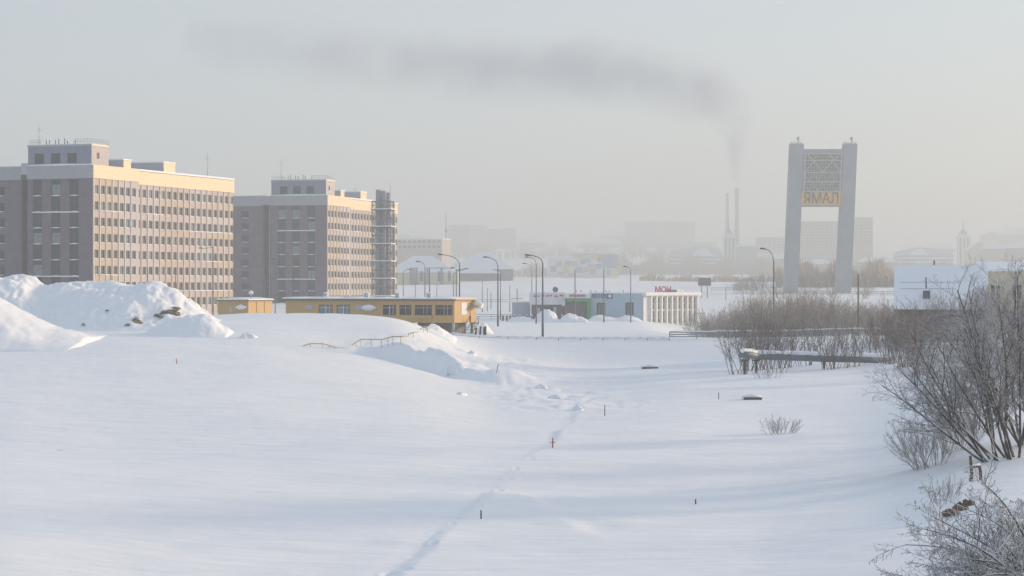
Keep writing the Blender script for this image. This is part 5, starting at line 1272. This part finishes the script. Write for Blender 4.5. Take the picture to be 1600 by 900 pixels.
# ---------------------------------------------------------------- smoke drifting from the far chimney
def smoke():
    D = 2500; k = D/F
    path = [(1151, 284, 5), (1150, 262, 8), (1150, 236, 12), (1152, 212, 17), (1150, 188, 23), (1138, 166, 29), (1115, 148, 34), (1084, 136, 38), (1045, 127, 41), (1000, 119, 43), (950, 113, 44), (895, 110, 44), (835, 108, 44), (770, 107, 43), (705, 103, 42), (640, 97, 42), (575, 90, 43), (510, 82, 44), (440, 75, 42), (365, 70, 38), (290, 66, 34)]
    path = [tuple(path[i][c]+(path[i+1][c]-path[i][c])*f for c in range(3)) for i in range(len(path)-1) for f in ((0, .5) if i > 3 else (0, .33, .67))]+[path[-1]]
    pts = [Vector(((a-800)*k, 0, CAMZ-(b-450)*k)) for a, b, r in path]; rad = [r*k for a, b, r in path]
    pts[0].z = max(pts[0].z, HZT_+.4+0.0)
    o = Vector((pts[0].x, D, pts[0].z)); q = [p-Vector((o.x, 0, o.z)) for p in pts]
    m = bpy.data.materials.new('chimney smoke'); m.use_nodes = True; m.cycles.volume_step_rate = .15; nt = m.node_tree; nt.nodes.clear(); N, L = nt.nodes, nt.links
    out = N.new('ShaderNodeOutputMaterial'); pv = N.new('ShaderNodeVolumePrincipled'); L.new(pv.outputs[0], out.inputs['Volume'])
    pv.inputs['Color'].default_value = (.50, .575, .69, 1); pv.inputs['Anisotropy'].default_value = .3
    tc = N.new('ShaderNodeTexCoord')
    nz = N.new('ShaderNodeTexNoise'); nz.inputs['Scale'].default_value = .022; nz.inputs['Detail'].default_value = 4; nz.inputs['Roughness'].default_value = .6; L.new(tc.outputs['Object'], nz.inputs['Vector'])
    # the billows push the outline about
    sb = N.new('ShaderNodeVectorMath'); sb.operation = 'SUBTRACT'; sb.inputs[1].default_value = (.5, .5, .5); L.new(nz.outputs['Color'], sb.inputs[0])
    sc = N.new('ShaderNodeVectorMath'); sc.operation = 'SCALE'; sc.inputs['Scale'].default_value = 44; L.new(sb.outputs[0], sc.inputs[0])
    # weaker billowing near the chimney mouth
    ad = N.new('ShaderNodeVectorMath'); L.new(tc.outputs['Object'], ad.inputs[0]); L.new(sc.outputs[0], ad.inputs[1])
    prev = None
    for i, (p, r) in enumerate(zip(q, rad)):
        ds = N.new('ShaderNodeVectorMath'); ds.operation = 'DISTANCE'; ds.inputs[1].default_value = p; L.new((ad if i > 9 else tc).outputs[0 if i > 9 else 'Object'], ds.inputs[0])
        mr = N.new('ShaderNodeMapRange'); mr.interpolation_type = 'SMOOTHSTEP'; mr.inputs[1].default_value = r*1.8; mr.inputs[2].default_value = r*.1
        fade = 1.0 if i < 26 else max(.12, 1-(i-25)*.034)
        mr.inputs[3].default_value = 0; mr.inputs[4].default_value = fade*min(1.5, 26/ r)*max(1, 5-.42*i); L.new(ds.outputs['Value'], mr.inputs[0])
        if prev is None: prev = mr.outputs[0]
        else:
            mx = N.new('ShaderNodeMath'); mx.operation = 'MAXIMUM'; L.new(prev, mx.inputs[0]); L.new(mr.outputs[0], mx.inputs[1]); prev = mx.outputs[0]
    n2 = N.new('ShaderNodeTexNoise'); n2.inputs['Scale'].default_value = .02; n2.inputs['Detail'].default_value = 5; L.new(tc.outputs['Object'], n2.inputs['Vector'])
    m2 = N.new('ShaderNodeMapRange'); m2.inputs[1].default_value = .36; m2.inputs[2].default_value = .66; m2.inputs[3].default_value = .3; m2.inputs[4].default_value = 1.0; L.new(n2.outputs['Fac'], m2.inputs[0])
    mu = N.new('ShaderNodeMath'); mu.operation = 'MULTIPLY'; L.new(prev, mu.inputs[0]); L.new(m2.outputs[0], mu.inputs[1])
    dn = N.new('ShaderNodeMath'); dn.operation = 'MULTIPLY'; dn.inputs[1].default_value = SMOKE_D; L.new(mu.outputs[0], dn.inputs[0]); L.new(dn.outputs[0], pv.inputs['Density'])
    mb = MB(); mb.tube(q, [r*2.0 for r in rad], 14, smooth=False)
    mb.v = [(x, y, max(z, .3)) for x, y, z in mb.v]
    ob = mb.build('smoke', m, loc=o)
    tag(ob, 'grey smoke plume rising from the far chimney and bending left across the sky', 'smoke', kind='stuff')
HZT_ = 114.5
smoke()
# ---------------------------------------------------------------- haze, sky, sun, camera
HZT = 114.5
hb = MB(); hb.box(-3800, 3800, -600, 4500, -9, HZT)
m = bpy.data.materials.new('frost haze'); m.use_nodes = True; nt = m.node_tree; nt.nodes.clear()
out = nt.nodes.new('ShaderNodeOutputMaterial'); pv = nt.nodes.new('ShaderNodeVolumePrincipled')
pv.inputs['Color'].default_value = HCOL; pv.inputs['Density'].default_value = HAZE; pv.inputs['Anisotropy'].default_value = HANI
nt.links.new(pv.outputs[0], out.inputs['Volume'])
tag(hb.build('haze', m), 'pale frost haze filling the air over the town', None, kind='stuff')

w = bpy.data.worlds.new('World'); scene.world = w; w.use_nodes = True; nt = w.node_tree
bg = nt.nodes['Background']
sky = nt.nodes.new('ShaderNodeTexSky'); sky.sky_type = 'NISHITA'; sky.sun_disc = False
sky.sun_elevation = R(SUN_EL); sky.sun_rotation = R(SUN_AZ); sky.air_density = 1.0; sky.dust_density = 1.5; sky.ozone_density = 1.0
mx = nt.nodes.new('ShaderNodeMix'); mx.data_type = 'RGBA'; mx.inputs[0].default_value = VEIL
nt.links.new(sky.outputs[0], mx.inputs[6]); mx.inputs[7].default_value = VEILC
nt.links.new(mx.outputs[2], bg.inputs['Color']); bg.inputs['Strength'].default_value = SKY_S
sd = bpy.data.lights.new('sun', 'SUN'); sd.energy = SUN_S; sd.angle = R(9); sd.color = SUN_C
so = bpy.data.objects.new('sun', sd); COL.objects.link(so)
d = Vector((math.sin(R(SUN_AZ))*math.cos(R(SUN_EL)), math.cos(R(SUN_AZ))*math.cos(R(SUN_EL)), math.sin(R(SUN_EL))))
so.rotation_euler = d.to_track_quat('Z', 'Y').to_euler(); so.location = (300, 100, 200)

cd = bpy.data.cameras.new('camera'); cd.sensor_width = 36; cd.lens = F/1600*36; cd.clip_start = .5; cd.clip_end = 12000
co = bpy.data.objects.new('camera', cd); COL.objects.link(co); co.location = (0, 0, CAMZ); co.rotation_euler = (R(90), 0, 0)
scene.camera = co
scene.view_settings.view_transform = 'Standard'; scene.view_settings.look = 'None'; scene.view_settings.gamma = 1
scene.view_settings.exposure = EXPO; scene.view_settings.use_curve_mapping = False
cy = scene.cycles
cy.use_denoising = True
try: cy.denoiser = 'OPENIMAGEDENOISE'
except Exception: pass
cy.max_bounces = 7; cy.diffuse_bounces = 3; cy.glossy_bounces = 2; cy.transmission_bounces = 2; cy.volume_bounces = 3; cy.transparent_max_bounces = 6
cy.volume_step_rate = 1.0; cy.volume_max_steps = 128
cy.sample_clamp_indirect = 6
